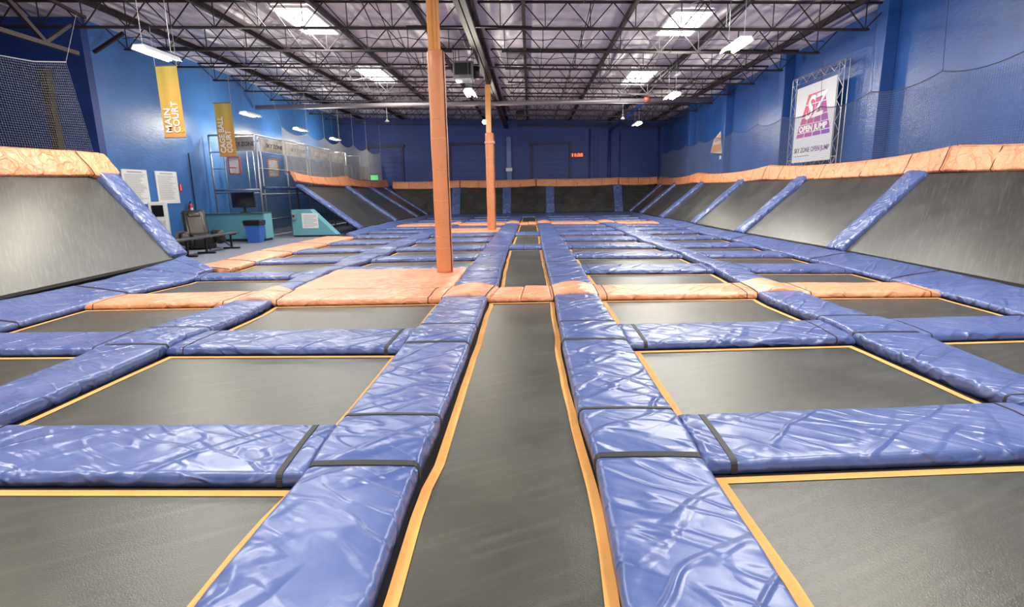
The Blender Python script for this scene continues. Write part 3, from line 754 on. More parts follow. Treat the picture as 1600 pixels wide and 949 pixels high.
# pilaster and door outlines on the back wall
x = pl(795.5, 250, 1, YB).x
o = MB().rbox((x, YB-.12, 2.3), (.32, .24, 5.1), .015).build('trim_5', WALLR); o['kind'] = 'structure'
MB().box((x-.2, YB-.36, 2.72), (x+.2, YB-.245, 2.92)).build('emergency_light', CASE)
bpy.data.objects['emergency_light']['label'] = 'small grey emergency light on the back wall pilaster'; bpy.data.objects['emergency_light']['category'] = 'light'
for k, (xa, xb, yt) in enumerate(((832, 889, 226), (705, 760, 227), (578, 628, 231))):
    a = pl(xa, 250, 1, YB).x; b = pl(xb, 250, 1, YB).x; zt = pl((xa+xb)/2, yt, 1, YB).z
    d = MB()
    nsl = 14
    for i in range(nsl): d.box((a+.02, YB-.05, i*zt/nsl), (b-.02, YB-.01, (i+1)*zt/nsl-.012))
    o = d.build('door_%d' % (k+1), WALLD); o['kind'] = 'structure'
    m = MB(); m.box((a-.12, YB-.1, 0), (a, YB, zt)); m.box((b, YB-.1, 0), (b+.12, YB, zt)); m.box((a-.2, YB-.16, zt), (b+.2, YB, zt+.16))
    m.build('door_frame', plain('dark_navy_frame', (.008, .014, .06), .5), o)
# conduits on the back wall
for k, (xa, r_, zt, w) in enumerate(((921, .05, 5.2, 'left of the ladder rack'), (968, .03, 5.0, 'nearest the right corner'), (680, .04, 5.2, 'left of the nearer post'), (1028, .06, 5.3, 'in the right corner'))):
    x = min(pl(xa, 250, 1, YB-.06).x, XR-.12)
    MB().bar((x, YB-.07, 0), (x, YB-.07, zt), r_, 10).build('conduit', WALLD, smooth=True)
    o = bpy.data.objects['conduit' if k == 0 else 'conduit.%03d' % k]; tag(o, 'vertical dark blue conduit on the back wall, '+w, 'pipe', 'back wall conduits')
x = pl(931, 250, 1, YB-.1).x; m = MB()
for s in (-.13, .13): m.bar((x+s, YB-.08, .1), (x+s, YB-.08, 4.9), .018)
for i in range(18): m.bar((x-.13, YB-.08, .3+i*.26), (x+.13, YB-.08, .3+i*.26), .012)
tag(m.build('wall_ladder', WALLD), 'narrow blue ladder rack fixed on the back wall right of the clock', 'ladder')
# ------------------------------------------------------------------ clock
a = pl(891, 246.5, 1, YB-.12); b = pl(911.5, 238, 1, YB-.12)
o = MB().rbox(((a.x+b.x)/2, YB-.06, (a.z+b.z)/2), (b.x-a.x, .1, b.z-a.z), .01).build('digital_clock', plain('clock_housing', (.05, .004, .004), .4))
tag(o, 'digital wall clock with red digits reading 11:35 on the back wall', 'clock')
text('11:35', (b.z-a.z)*.78, frame((a.x+.06, YB-.118, a.z+.07), (1, 0, 0), (0, 0, 1)), LED, o, 'digits', off=.012, wid=(b.x-a.x)-.14)
# exit sign
a = pl(577, 281.5, 1, YB-.1); b = pl(590, 274, 1, YB-.1)
o = MB().rbox(((a.x+b.x)/2, YB-.05, (a.z+b.z)/2), (b.x-a.x, .08, b.z-a.z), .01).build('exit_sign', EXITM)
tag(o, 'glowing green exit sign on the back wall above the far left corner', 'sign')
text('EXIT', (b.z-a.z)*.8, frame((a.x+.04, YB-.095, a.z+.06), (1, 0, 0), (0, 0, 1)), WHT, o, 'lettering', wid=(b.x-a.x)-.08)
# ------------------------------------------------------------------ roof trusses
def truss_x(y, x0_, x1_, label, lit=False):
    zd = lambda x: deck(x)-.05; zb = lambda x: deck(x)-.63
    t = empty('roof_truss', ((x0_+x1_)/2, y, zb((x0_+x1_)/2)), label, 'roof truss', 'open web roof trusses')
    m = MB()
    n = int((x1_-x0_)/1.05); s = (x1_-x0_)/n
    xa_, xc_ = x0_+s/2-.08, x1_-s/2+.08
    m.bar((xa_, y-.03, zb(xa_)), (xc_, y-.03, zb(xc_)), .03); m.bar((xa_, y+.03, zb(xa_)), (xc_, y+.03, zb(xc_)), .03); m.build('bottom_chord', STEEL, t)
    m = MB(); m.bar((x0_, y, zd(x0_)), (x1_, y, zd(x1_)), .035); m.build('top_chord', STEEL, t)
    m = MB()
    for k in range(n):
        xb = x0_+s*(k+.5)
        m.bar((xb, y, zb(xb)), (xb-s/2, y, zd(xb-s/2)), .017, cap=False); m.bar((xb, y, zb(xb)), (xb+s/2, y, zd(xb+s/2)), .017, cap=False)
        m.bar((xb, y, zb(xb)), (xb, y, zd(xb)), .014, cap=False)
    m.build('web_bracing', STEEL, t)
    return t
TY = [5.2, 7.4, 9.6, 11.8, 14.0, 16.2, 18.4, 20.6, 22.8, 25.0, 27.2, 29.4, 31.6, 33.8]
for k, y in enumerate(TY):
    if y > YN: truss_x(y, XL+.1, -1.62, 'dark open web roof truss left of the girder, %s from the camera' % ORD[k])
    else: truss_x(y, XLL+6.5, -1.62, 'dark open web roof truss left of the girder, %s from the camera' % ORD[k])
    truss_x(y, -1.18, XR-.1, 'dark open web roof truss right of the girder, %s from the camera' % ORD[k])
# purlins along the roof
for k, xq in enumerate((-10.55, -7.9, -5.1, -2.75, -.1, 2.5, 5.05, 7.6)):
    m = MB(); z = deck(xq)
    m.box((xq-.03, YF+.1, z-.15), (xq+.03, YB-.05, z-.01)); m.box((xq-.045, YF+.1, z-.165), (xq+.045, YB-.05, z-.15))
    tag(m.build('purlin', STEEL), 'dark roof purlin running from camera to back wall, %s from the left' % ORD[k], 'roof beam', 'roof purlins')
# bridging rods between trusses
for k, xq in enumerate((-9.2, -6.5, -3.9, 1.2, 3.7, 6.3)):
    m = MB()
    for a, b in zip(TY, TY[1:]):
        m.bar((xq, a, deck(xq)-.63), (xq+.1, b, deck(xq)-.08), .013, cap=False)
        m.bar((xq+.3, a, deck(xq)-.08), (xq+.2, b, deck(xq)-.63), .013, cap=False)
    tag(m.build('bridging_rods', STEEL), 'thin zigzag bridging rods between the roof trusses, %s line from the left' % ORD[k], 'roof bracing', 'roof bridging')
# loose cables under the roof
for k, y in enumerate((16.25, 18.45, 22.85)):
    xs = [-11.5+i*.35 for i in range(57)]
    o = MB().path([Vector((x, y+.06, deck(x)-.24-.07*abs(math.sin(x*2.9+y)))) for x in xs], .011, 3).build('cable_run', STEEL)
    tag(o, 'dark looped cable hung along a roof truss, %s from the camera' % ORD[k], 'cable', 'roof cables')
# girder on the posts
GX = -1.4
gz = 5.32
t = empty('girder', (GX, 14, gz), 'heavy dark girder truss carried by the two orange posts', 'girder')
m = MB(); m.box((GX-.13, YF+.1, gz), (GX-.015, YB-.25, gz+.09)); m.box((GX+.015, YF+.1, gz), (GX+.13, YB-.25, gz+.09)); m.build('bottom_chord', STEEL, t)
m = MB(); m.box((GX-.13, YF+.1, 5.78), (GX+.13, YB-.25, 5.9)); m.build('top_chord', STEEL, t)
m = MB(); y = YF+.3
while y < YB-2:
    m.bar((GX-.05, y, gz+.08), (GX-.05, y+.7, 5.8), .035); m.bar((GX+.05, y+1.4, gz+.08), (GX+.05, y+.7, 5.8), .035); y += 1.4
m.build('web_bracing', STEEL, t)
for k, y in enumerate((9.6, 14.0, 18.4, 25, 29.4)):
    for s in (-1, 1):
        tag(MB().bar((GX+s*.15, y, gz+.03), (GX+s*1.5, y, deck(GX+s*1.5)-.6), .035).build('kicker_brace', STEEL), 'sloping steel brace on the %s of the girder, %s from the camera' % ('left' if s < 0 else 'right', ORD[k]), 'roof brace', 'girder braces')
# left steel beam with its web near the netting
m = MB(); bx = -9.8
m.bar((bx, 4, 4.63), (bx, 12.4, 4.6), .06)
t = m.build('steel_beam', STEEL); tag(t, 'dark steel beam ending above the near left netting', 'roof beam')
m = MB(); m.bar((bx, 10.0, 5.95), (bx, 11.6, 4.63), .055); m.bar((bx, 11.6, 4.63), (bx, 12.32, 5.15), .045); m.bar((bx, 9.9, 5.9), (bx, 8.6, 4.63), .05); m.build('web_bracing', STEEL, t)
tag(MB().bar((XL+.35, YN-.08, 5.35), (-10.75, YN-.1, 5.8), .055).build('kicker_brace', STEEL), 'short dark brace high on the left wall beside the corner', 'roof brace')
tag(MB().bar((-10.3, 10.4, 5.95), (-10.2, 13.2, 5.6), .045).bar((-10.2, 13.2, 5.6), (-10.19, 13.3, 5.59), .05).build('kicker_brace', STEEL), 'dark brace with a rusty end above the near left netting', 'roof brace')
x = -13.06
tag(MB().box((x-.09, YN-.2, -.06), (x+.07, YN, 4.95)).build('rusty_column', plain('rusty_brown', (.055, .030, .012), .7, var=.5)), 'brown column on the dark wall behind the near left netting', 'column')
# ------------------------------------------------------------------ skylights
SK = [((-6.4, -5.4), (14.4, 16.75)), ((-6.45, -5.45), (21.3, 24.0)), ((3.6, 4.6), (14.6, 16.75)), ((3.78, 4.78), (21.4, 24.05)), ((-6.4, -5.4), (7.0, 9.4)), ((3.6, 4.6), (7.0, 9.4)), ((-6.4, -5.4), (0, 2.4)), ((3.6, 4.6), (0, 2.4)), ((-6.45, -5.45), (29.0, 31.4)), ((3.78, 4.78), (29.0, 31.4))]
for k, ((xa, xb), (ya, yb)) in enumerate(SK[:8]):
    za, zb = deck(xa)-.02, deck(xb)-.02
    o = MB().prism([(xa, ya, za-.02), (xb, ya, zb-.02), (xb, yb, zb-.02), (xa, yb, za-.02)], (0, 0, .015)).build('window_%d' % (k+1), SKYL); o['kind'] = 'structure'
    m = MB()
    for A_, B_ in (((xa, ya), (xb, ya)), ((xb, ya), (xb, yb)), ((xb, yb), (xa, yb)), ((xa, yb), (xa, ya))):
        m.bar((A_[0], A_[1], deck(A_[0])-.04), (B_[0], B_[1], deck(B_[0])-.04), .04)
    m.build('window_frame', WHITE, o)
    ld = bpy.data.lights.new('skylight', 'AREA'); ld.shape = 'RECTANGLE'; ld.size = xb-xa-.1; ld.size_y = yb-ya-.1; ld.energy = 330; ld.color = (1, .98, .93)
    lo = bpy.data.objects.new('skylight_light_%d' % (k+1), ld); COL.objects.link(lo); lo.location = ((xa+xb)/2, (ya+yb)/2, min(za, zb)-.06)
# ------------------------------------------------------------------ fluorescent high-bays
FILL = 230
def highbay(x, y, z, ln, label, w=.32, two=False, hz=None):
    t = empty('fluorescent_light', (x, y+ln/2, z), label, 'ceiling light', 'hanging fluorescent lights')
    m = MB()
    prof = [(-w/2, 0), (-w/2+.05, .09), (w/2-.05, .09), (w/2, 0), (w/2-.015, 0), (w/2-.06, .075), (-w/2+.06, .075), (-w/2+.015, 0)]
    m.prism([(x+a, y, z+b) for a, b in prof], (0, ln, 0)); m.build('reflector', CASE, t)
    m = MB()
    for s in ((-.07, .07) if not two else (-.115, .115)): m.bar((x+s, y+.04, z+.035), (x+s, y+ln-.04, z+.035), .026, 10)
    m.build('tube', TUBE, t)
    hz = hz or deck(x)-.005
    for yy in (y+.12, y+ln-.12): MB().bar((x, yy, z+.09), (x, yy, hz), .006).build('suspension_wire', STEELG, t)
    ld = bpy.data.lights.new('tube_light', 'AREA'); ld.shape = 'RECTANGLE'; ld.size = w; ld.size_y = ln; ld.energy = 70; ld.color = (1, .93, .76)
    lo = bpy.data.objects.new('fluorescent_lamp', ld); COL.objects.link(lo); lo.location = (x, y+ln/2, z-.01)
    ld = bpy.data.lights.new('fill_point', 'POINT'); ld.shadow_soft_size = .12; ld.energy = FILL; ld.color = (1, .93, .80)
    lo = bpy.data.objects.new('added_fill_light', ld); COL.objects.link(lo); lo.location = (x, y+ln/2, z-.32)  # extra point light under each fixture, added to brighten ceiling and walls
    return t
highbay(-7.78, 11.45, 4.42, 1.15, 'hanging fluorescent light above the yellow main court banner')
highbay(-10.35, 20.4, 4.42, 1.1, 'hanging fluorescent light above the front of the cage')
highbay(-10.55, 25.4, 4.42, 1.2, 'hanging fluorescent light over the middle of the cage netting')
highbay(-10.62, 30.2, 4.42, 1.2, 'farthest hanging fluorescent light along the left wall')
highbay(-1.78, 17.0, 4.42, 1.2, 'hanging fluorescent light under the grey unit heater')
highbay(-1.85, 24.3, 4.42, 1.2, 'hanging fluorescent light beside the top of the farther post')
highbay(4.45, 12.1, 4.42, 1.15, 'nearest hanging fluorescent light on the right with two bare tubes', two=True)
highbay(4.72, 18.5, 4.42, 1.15, 'middle hanging fluorescent light on the right')
highbay(5.05, 26.2, 4.42, 1.2, 'farthest hanging fluorescent light on the right')
for x, y in ((-7.7, 4.0), (4.4, 5.4), (-1.8, 1.5), (-7.7, -4), (4.4, -3), (-1.8, -5)):  # unseen fixtures added outside the view to lift the shadows
    highbay(x, y, 4.42, 1.15, 'added unseen fluorescent light over the court, outside the view')
# small pendant lamps (sprinkler / speaker cones)
for k, (x_, y_, w) in enumerate(((605, 190, 'left of the posts'), (973, 186, 'right of the clock'))):
    p = pl(x_, y_, 1, 25.5)
    m = MB(); m.bar(p+Vector((0, 0, .1)), (p.x, p.y, deck(p.x)-.6), .01); m.lathe(p, [(.02, .1), (.05, .06), (.11, 0), (.02, -.03)], 12)
    tag(m.build('pendant_cone', CASE), 'tiny white cone hanging from the roof, '+w, 'pendant', 'small hanging cones')
# round speaker at the back
p = pl(813, 181, 1, 30); o = MB().rbox(p, (.42, .3, .5), .08).build('speaker', BLACK); MB().bar(p, (p.x, p.y, deck(p.x)-.01), .02).build('mounting_rod', STEEL, o); tag(o, 'small black speaker under the roof above the back wall', 'speaker')
# ------------------------------------------------------------------ pipes
t = MB().bar((-11.9, 24.6, 5.26), (7.9, 24.9, 5.18), .1, 14).build('sprinkler_main', PIPE, smooth=True)
tag(t, 'large grey pipe crossing the hall under the roof trusses', 'pipe')
for xq in (-5.6, 5.05):
    MB().bar((xq-.1, 24.75, 5.22), (xq+.1, 24.75, 5.22), .112, 14).build('coupling', REDC, t, True)['label'] = 'red pipe coupling'
p = pl(1003, 162, 2, 5.3); xq = 5.05
o = MB().bar((xq, 24.9, 5.2), (xq, YB-.2, 5.05), .08, 12).bar((xq, YB-.2, 5.08), (xq, YB-.2, -.05), .08, 12).build('drain_pipe', WALLD, smooth=True)
tag(o, 'dark pipe running to the back wall and down it, right of the clock', 'pipe')
# unit heater
t = empty('unit_heater', (-2.0, 18, 4.95), 'grey unit heater hanging under the roof between the two posts', 'heater')
m = MB(); m.rbox((-2.0, 18, 5.17), (.62, .6, .5), .03); m.build('housing', plain('grey_sheet_metal', (.22, .22, .23), .45, .3), t)
m = MB(); m.box((-2.25, 17.685, 5.02), (-1.75, 17.70, 5.36)); m.build('grille', BLACK, t)
for i in range(6): pass
m = MB(); m.rbox((-2.0, 17.9, 4.88), (.5, .4, .08), .02); m.build('drip_tray', CASE, t)
m = MB(); m.bar((-1.62, 18, 4.95), (-1.62, 18, 5.3), .11, 14); m.build('fan_motor', BLACK, t, True)
m = MB(); [m.bar((-2.0+a, 18+b, 5.4), (-2.0+a, 18+b, 5.9), .012) for a in (-.28, .28) for b in (-.25, .25)]; m.build('hanger_rod', STEEL, t)
a = pl(795, 82, 2, 5.8); tag(MB().rbox((a.x+.15, a.y+.6, 5.84), (.5, .9, .05), .01).build('ceiling_vent', plain('grey_grille', (.2, .2, .19), .6, bump=.5, bscale=90)), 'square grey vent in the ceiling right of the girder', 'vent')
# ------------------------------------------------------------------ posts
TAPE = plain('pale_tape', (.85, .5, .28), .5)
def post(x, y, r_, zt, ptop, label, wrapband):
    t = empty('post', (x, y, .05), label, 'post', 'orange posts in the court')
    m = MB(); pr = [(r_-.01, .05), (r_, .09)]+[(r_+.004*math.sin(i*1.7), .09+(zt-.13)*i/14) for i in range(1, 14)]+[(r_, zt-.03), (r_-.02, zt)]
    m.lathe((x, y, 0), pr, 40); m.build('foam_wrap', WRAP, t, True)
    m = MB(); a = R(-28); cx, cy_ = x+math.cos(a)*(r_+.004), y+math.sin(a)*(r_+.004)
    m.box((cx-.008, cy_-.008, .06), (cx+.008, cy_+.008, zt-.01)); m.build('wrap_seam', CORD, t)
    for zz in (0.5, .72, .98, 1.35, 1.9, 2.42, 2.75):
        MB().path([Vector((x+(r_+.003)*math.cos(-math.pi+math.pi*i/18), y+(r_+.003)*math.sin(-math.pi+math.pi*i/18), zz+.01*math.sin(i*.9+zz*7))) for i in range(19)], .003, 4).build('tape_line', TAPE, t)
    m = MB(); w = .095
    for s in (-1, 1): m.box((x-w+ -.02, y+s*w-.01*(1 if s > 0 else 0), zt-.05), (x+w-.02, y+s*w+.012, ptop)) if False else None
    m.rbox((x-.02, y, (zt-.1+ptop)/2), (2*w, 2*w, ptop-zt+.1), .012)
    m.box((x-.02-.022, y-w-.012, zt-.05), (x-.02-.012, y-w, ptop)); m.box((x-.02+.03, y-w-.016, zt-.05), (x-.02+.055, y-w, ptop))
    m.build('steel_pole', POLE, t)
    if wrapband:
        MB().lathe((x, y, 3.28), [(r_+.005, -.06), (r_+.03, -.03), (r_+.03, .03), (r_+.005, .06)], 30).build('wrap_band', ORNG, t, True)
    return t
post(-1.58, 9.95, .150, 3.87, gz, 'nearer thick orange padded post standing on the large platform', False)
post(-1.47, 21.1, .165, 3.62, gz, 'farther orange padded post with a band near its top', True)
# ------------------------------------------------------------------ nets
def net(name, top, bot, cell, mat, label, rope=.012, rad=.0022, cords=(), cat='netting', grp=None, ropem=None, nseg=None):
    "top / bot: 3-D polylines"
    top = [Vector(p) for p in top]; bot = [Vector(p) for p in bot]
    L_ = sum((b-a).length for a, b in zip(top, top[1:])); Hh = max((a-b).length for a, b in zip(top, [poly(bot, i/max(1, len(top)-1)) for i in range(len(top))]))
    n = int(L_/cell); mrows = int(Hh/cell)
    m = MB()
    cols = [(poly(top, i/n), poly(bot, i/n)) for i in range(n+1)]
    for a, b in cols: m.bar(a, b, rad, 3, cap=False)
    st = max(1, n//60)
    idx = list(range(0, n+1, st)); idx = idx if idx[-1] == n else idx+[n]
    for j in range(mrows+1):
        pts = [cols[i][1].lerp(cols[i][0], j/mrows) for i in idx]; m.path(pts, rad, 3)
    o = m.build(name, mat); tag(o, label, cat, grp)
    m = MB(); m.path(top, rope, 5); m.build('border_rope', ropem or mat, o)
    if cords:
        for a, b in cords: MB().bar(a, b, .005, 4).build('suspension_cord', ropem or mat, o)
    return o
# near left
tp = [(-9.6, 6.5, 4.35), (-9.6, 8.2, 4.12), (-9.6, 9.4, 4.06), (-9.6, 10.3, 4.08), (-9.6, 11.0, 4.13), (-9.6, 11.79, 4.29)]
net('safety_net', tp, [(-9.58, 6.5, 2.45), (-9.58, 12.1, 2.48)], .052, plain('pale_net_cord', (.24, .26, .28), .8), 'pale safety net above the near left trampoline wall', rad=.0013, cords=[((-9.6, 11.79, 4.29), (-9.6, 12.29, 5.35)), ((-9.6, 6.5, 4.35), (-9.6, 6.0, 5.6))], grp='safety nets')
def scal(x, nodes, z, sag, n=8):
    out = []; cords = []
    for a, b in zip(nodes, nodes[1:]):
        for i in range(n): t = i/n; out.append(Vector((x, a+(b-a)*t, z-sag*(1-(2*t-1)**2))))
    out.append(Vector((x, nodes[-1], z))); return out
# right
nodes = [7.3, 9.6, 11.7, 13.98, 16.3, 18.6, 20.6, 23.0, 25.2, 27.4, 29.8, 32.4, 35.0]
net('safety_net', scal(8.165, nodes, 3.66, .14), [(8.165, nodes[0], 2.1), (8.165, nodes[-1], 2.1)], .055, NETD, 'scalloped safety net above the right trampoline wall', rope=.01, rad=.0024,
    cords=[((8.165, y, 3.66), (8.15, y+.1, deck(8.2)-.3)) for y in nodes], grp='safety nets', ropem=plain('dark_rope', (.04, .04, .05), .7))
nodes = [20.9, 23.3, 25.2, 27.2, 29.3, 31.7, 34.6]
net('safety_net', scal(-9.2, nodes, 3.98, .2), [(-9.2, nodes[0]-.1, 2.25), (-9.2, nodes[-1], 2.25)], .05, NETM, 'scalloped grey safety net above the far left trampoline wall', rad=.0032,
    cords=[((-9.2, y, 3.98), (-9.2, y, deck(-9.2)-.6)) for y in nodes[1:]]+[((-9.2, 20.9, 3.98), (-9.35, 20.7, 4.9))], grp='safety nets')
# ------------------------------------------------------------------ cage court
CX = -10.06
CH = 3.7
fy = [20.5, 22.95, 25.1, 28.1, 30.25, 33.1]
t = empty('cage_court', (CX-1.1, 27, -.05), 'tall steel tube cage court with netting behind the teal counter', 'cage')
def tube(name, pts, r_=.035): 
    m = MB()
    for a, b in pts: m.bar(a, b, r_, 8)
    return m.build(name, STEELG, t, True)
XC2 = -11.75
for k, y in enumerate(fy):
    tube('cage_post', [((CX, y, -.05), (CX, y, CH))], .045 if k == 0 else .035)
    if k in (0, 2, 4): tube('cage_post', [((CX, y+.3, -.05), (CX, y+.3, CH))], .03)
    tube('cage_crossbar', [((CX, y, CH), (XC2+.3, y, CH))], .03)
tube('cage_post', [((XC2-.05, 20.5, .8), (XC2-.05, 20.5, CH))], .035); tube('cage_post', [((XC2+.45, 20.5, .8), (XC2+.45, 20.5, CH))], .03)
tube('cage_rail', [((XC2-.05, 20.5, CH), (CX, 20.5, CH))], .035)
tube('cage_rail', [((XC2-.05, 20.5, 1.72), (CX, 20.5, 1.72))], .04); tube('cage_rail', [((XC2-.05, 20.5, 1.60), (CX, 20.5, 1.60))], .025)
tube('cage_rail', [((XC2-.05, 20.5, 2.5), (XC2+.45, 20.5, 2.5)), ((XC2-.05, 20.5, 3.1), (XC2+.45, 20.5, 3.1))], .022)
tube('cage_rail', [((CX, 20.5, CH-.02), (CX, 28.1, CH-.02))], .03); tube('cage_rail', [((CX, 20.5, 2.5), (CX, 28.1, 2.5))], .02)
tube('cage_rail', [((CX, 20.5, 1.55), (CX, 28.1, 1.55))], .025); tube('cage_rail', [((CX, 20.5, .6), (CX, 28.1, .6))], .02)
# thin inner poles
for xq in (-11.0, -10.75): tube('cage_post', [((xq, 21.6, -.05), (xq, 21.6, 3.2))], .018)
# netting of the cage sides
def cnet(top, bot, cell, parent, rad=.006):
    top = [Vector(p) for p in top]; bot = [Vector(p) for p in bot]; m = MB()
    L_ = (top[1]-top[0]).length; Hh = (top[0]-bot[0]).length; n = int(L_/cell); q = int(Hh/cell)
    for i in range(n+1): m.bar(top[0].lerp(top[1], i/n), bot[0].lerp(bot[1], i/n), rad, 3, cap=False)
    for j in range(q+1): m.bar(top[0].lerp(bot[0], j/q), top[1].lerp(bot[1], j/q), rad, 3, cap=False)
    return m.build('cage_netting', plain('navy_net', (.05, .06, .09), .8), parent)
cnet([(CX-.03, 20.6, 3.1), (CX-.03, 34.5, 3.1)], [(CX-.03, 20.6, 0), (CX-.03, 34.5, 0)], .05, t, .008)
cnet([(XC2+.45, 20.53, 3.1), (CX-.03, 20.53, 3.1)], [(XC2+.45, 20.53, 0), (CX-.03, 20.53, 0)], .045, t, .006)
# printed strip
PB = plain('printed_banner_grey', (.42, .40, .36), .6, var=.5, vscale=2.2)
def strip_banner(a, b, z0, z1, words):
    a = Vector(a); b = Vector(b); d = (b-a).normalized(); n = d.cross(Vector((0, 0, 1)))
    if n.dot(CAM-a) < 0: n = -n
    o = MB().prism([(a.x, a.y, z0), (b.x, b.y, z0), (b.x, b.y, z1), (a.x, a.y, z1)], -n*.01).build('printed_strip', PB, t)
    o['label'] = 'pale printed strip with lettering'
    L_ = (b-a).length
    for w, f0, wd, c in words:
        text(w, (z1-z0)*.42, frame(Vector((a.x, a.y, z0+(z1-z0)*.35))+d*L_*f0+n*.006, d, (0, 0, 1)), c, o, 'lettering', wid=wd, off=.004)
strip_banner((XC2+.45, 20.45, 0), (CX-.05, 20.45, 0), 3.12, 3.62, [('SKY ZONE', .32, .82, DARKT)])
strip_banner((CX+.02, 20.7, 0), (CX+.02, 22.9, 0), 3.12, 3.62, [('SKY ZONE', .25, 1.4, DARKT)])
strip_banner((CX+.02, 23.0, 0), (CX+.02, 25.1, 0), 3.12, 3.62, [('SKY ZONE', .2, 1.5, DARKT)])
strip_banner((CX+.02, 25.5, 0), (CX+.02, 28.0, 0), 3.12, 3.62, [('SKY ZONE', .2, 1.6, WHT)])
strip_banner((CX+.02, 28.3, 0), (CX+.02, 30.2, 0), 3.12, 3.62, [('SKY ZONE', .2, 1.3, WHT)])
# blue printed padded rail
o = MB().bar((CX+.06, 20.7, 1.78), (CX+.06, 25.2, 1.78), .06, 10).build('padded_rail', plain('navy_print', (.05, .09, .22), .5, var=.8, vscale=6), t, True); o['label'] = 'navy printed rail pad'
# backboards
def hoop(px0, py0, px1, py1, Y, c, label):
    a = pl(px0, py1, 1, Y); b = pl(px1, py0, 1, Y); w = b.x-a.x; h = b.z-a.z; cx, cz = (a.x+b.x)/2, (a.z+b.z)/2
    o = MB().rbox((cx, Y, cz), (w, .04, h), .01).build('backboard', WHITE); tag(o, label, 'basketball hoop', 'backboards in the cage')
    m = MB(); fr = [(cx-w/2, cz-h/2), (cx+w/2, cz-h/2), (cx+w/2, cz+h/2), (cx-w/2, cz+h/2)]
    for p, q in zip(fr, fr[1:]+fr[:1]): m.bar((p[0], Y-.02, p[1]), (q[0], Y-.02, q[1]), .03)
    m.build('board_frame', c, o)
    m = MB(); m.path([Vector((cx+.13*math.cos(i*math.pi/8), Y-.18+.13*math.sin(i*math.pi/8), cz-h*.12)) for i in range(17)], .014, 5); m.build('rim', c, o)
    m = MB()
    for i in range(8): m.bar((cx+.13*math.cos(i*math.pi/4), Y-.18+.13*math.sin(i*math.pi/4), cz-h*.12), (cx+.07*math.cos(i*math.pi/4+.4), Y-.18+.07*math.sin(i*math.pi/4+.4), cz-h*.12-.2), .006, 3)
    m.build('hoop_net', WHITE, o)
hoop(360, 246, 374, 272, 21.2, plain('red_rim', (.6, .08, .06), .5), 'white backboard with red frame in the cage, below the cage ball banner')
hoop(422, 249, 434, 276, 22.4, plain('orange_rim', (.75, .25, .04), .5), 'orange framed backboard in the cage, right of the red framed one')
# ------------------------------------------------------------------ left wall things
def poster(px, name, label):
    q = [pl(x, y, 0, XL+.02) for x, y in px]
    y0_ = (q[0].y+q[3].y)/2; y1_ = (q[1].y+q[2].y)/2; z1_ = (q[0].z+q[1].z)/2; z0_ = (q[2].z+q[3].z)/2
    o = MB().box((XL+.005, y0_, z0_), (XL+.03, y1_, z1_)).build(name, WHITE); tag(o, label, 'poster', 'rules boards')
    m = MB(); n = 24; random.seed(int(y0_*10))
    m.box((XL+.03, y0_+.22, z1_-.09), (XL+.033, y1_-.22, z1_-.055))
    for i in range(n):
        z = z1_-.15-i*(z1_-z0_-.25)/n; m.box((XL+.03, y0_+.08, z), (XL+.033, y1_-.08-random.random()*.35, z+.012))
    m.build('printed_lines', GREYT, o)
poster([(188,264),(229,266),(235,319),(198,320)], 'rules_board', 'white printed rules board, left one of the two beside the kiosk')
poster([(242,267),(275.5,269),(281,318),(248,318)], 'rules_board', 'white printed rules board, right one nearer the fire extinguisher')
# fire extinguisher
fx, fyy = XL+.14, 18.95
t = empty('fire_extinguisher', (fx, fyy, .92), 'red fire extinguisher hung on the left wall above the massage chair', 'fire extinguisher')
MB().lathe((fx, fyy, .92), [(.06, 0), (.075, .02), (.075, .27), (.05, .33), (.025, .35)], 16).build('cylinder', REDP, t, True)
MB().box((fx+.02, fyy-.075, 1.02), (fx+.078, fyy+.02, 1.12)).build('label_sticker', WHITE, t)
m = MB(); m.rbox((fx, fyy, 1.29), (.05, .05, .05), .01); m.bar((fx, fyy, 1.31), (fx+.08, fyy-.06, 1.35), .012); m.build('valve_handle', BLACK, t)
m = MB(); m.path([Vector((fx, fyy-.03, 1.29)), Vector((fx+.05, fyy-.12, 1.2)), Vector((fx+.04, fyy-.1, 1.0))], .01, 6); m.build('hose', BLACK, t)
o = MB().box((XL+.005, 18.68, 1.68), (XL+.02, 18.82, 1.95)).build('extinguisher_sign', REDP); tag(o, 'small red and white sign on the left wall above the extinguisher', 'sign')
m = MB(); m.prism([(XL+.021, 18.75, 1.71), (XL+.021, 18.78, 1.77), (XL+.021, 18.72, 1.77)], (.002, 0, 0)); m.box((XL+.021, 18.735, 1.77), (XL+.023, 18.765, 1.92)); m.build('arrow', WHITE, o)
# dark conduit
x = XL+.05; tag(MB().bar((x, 19.4, 0), (x, 19.4, 3.0), .025, 8).build('conduit', plain('navy_conduit', (.01, .02, .08), .5)), 'thin dark conduit on the left wall beside the fire extinguisher', 'pipe')
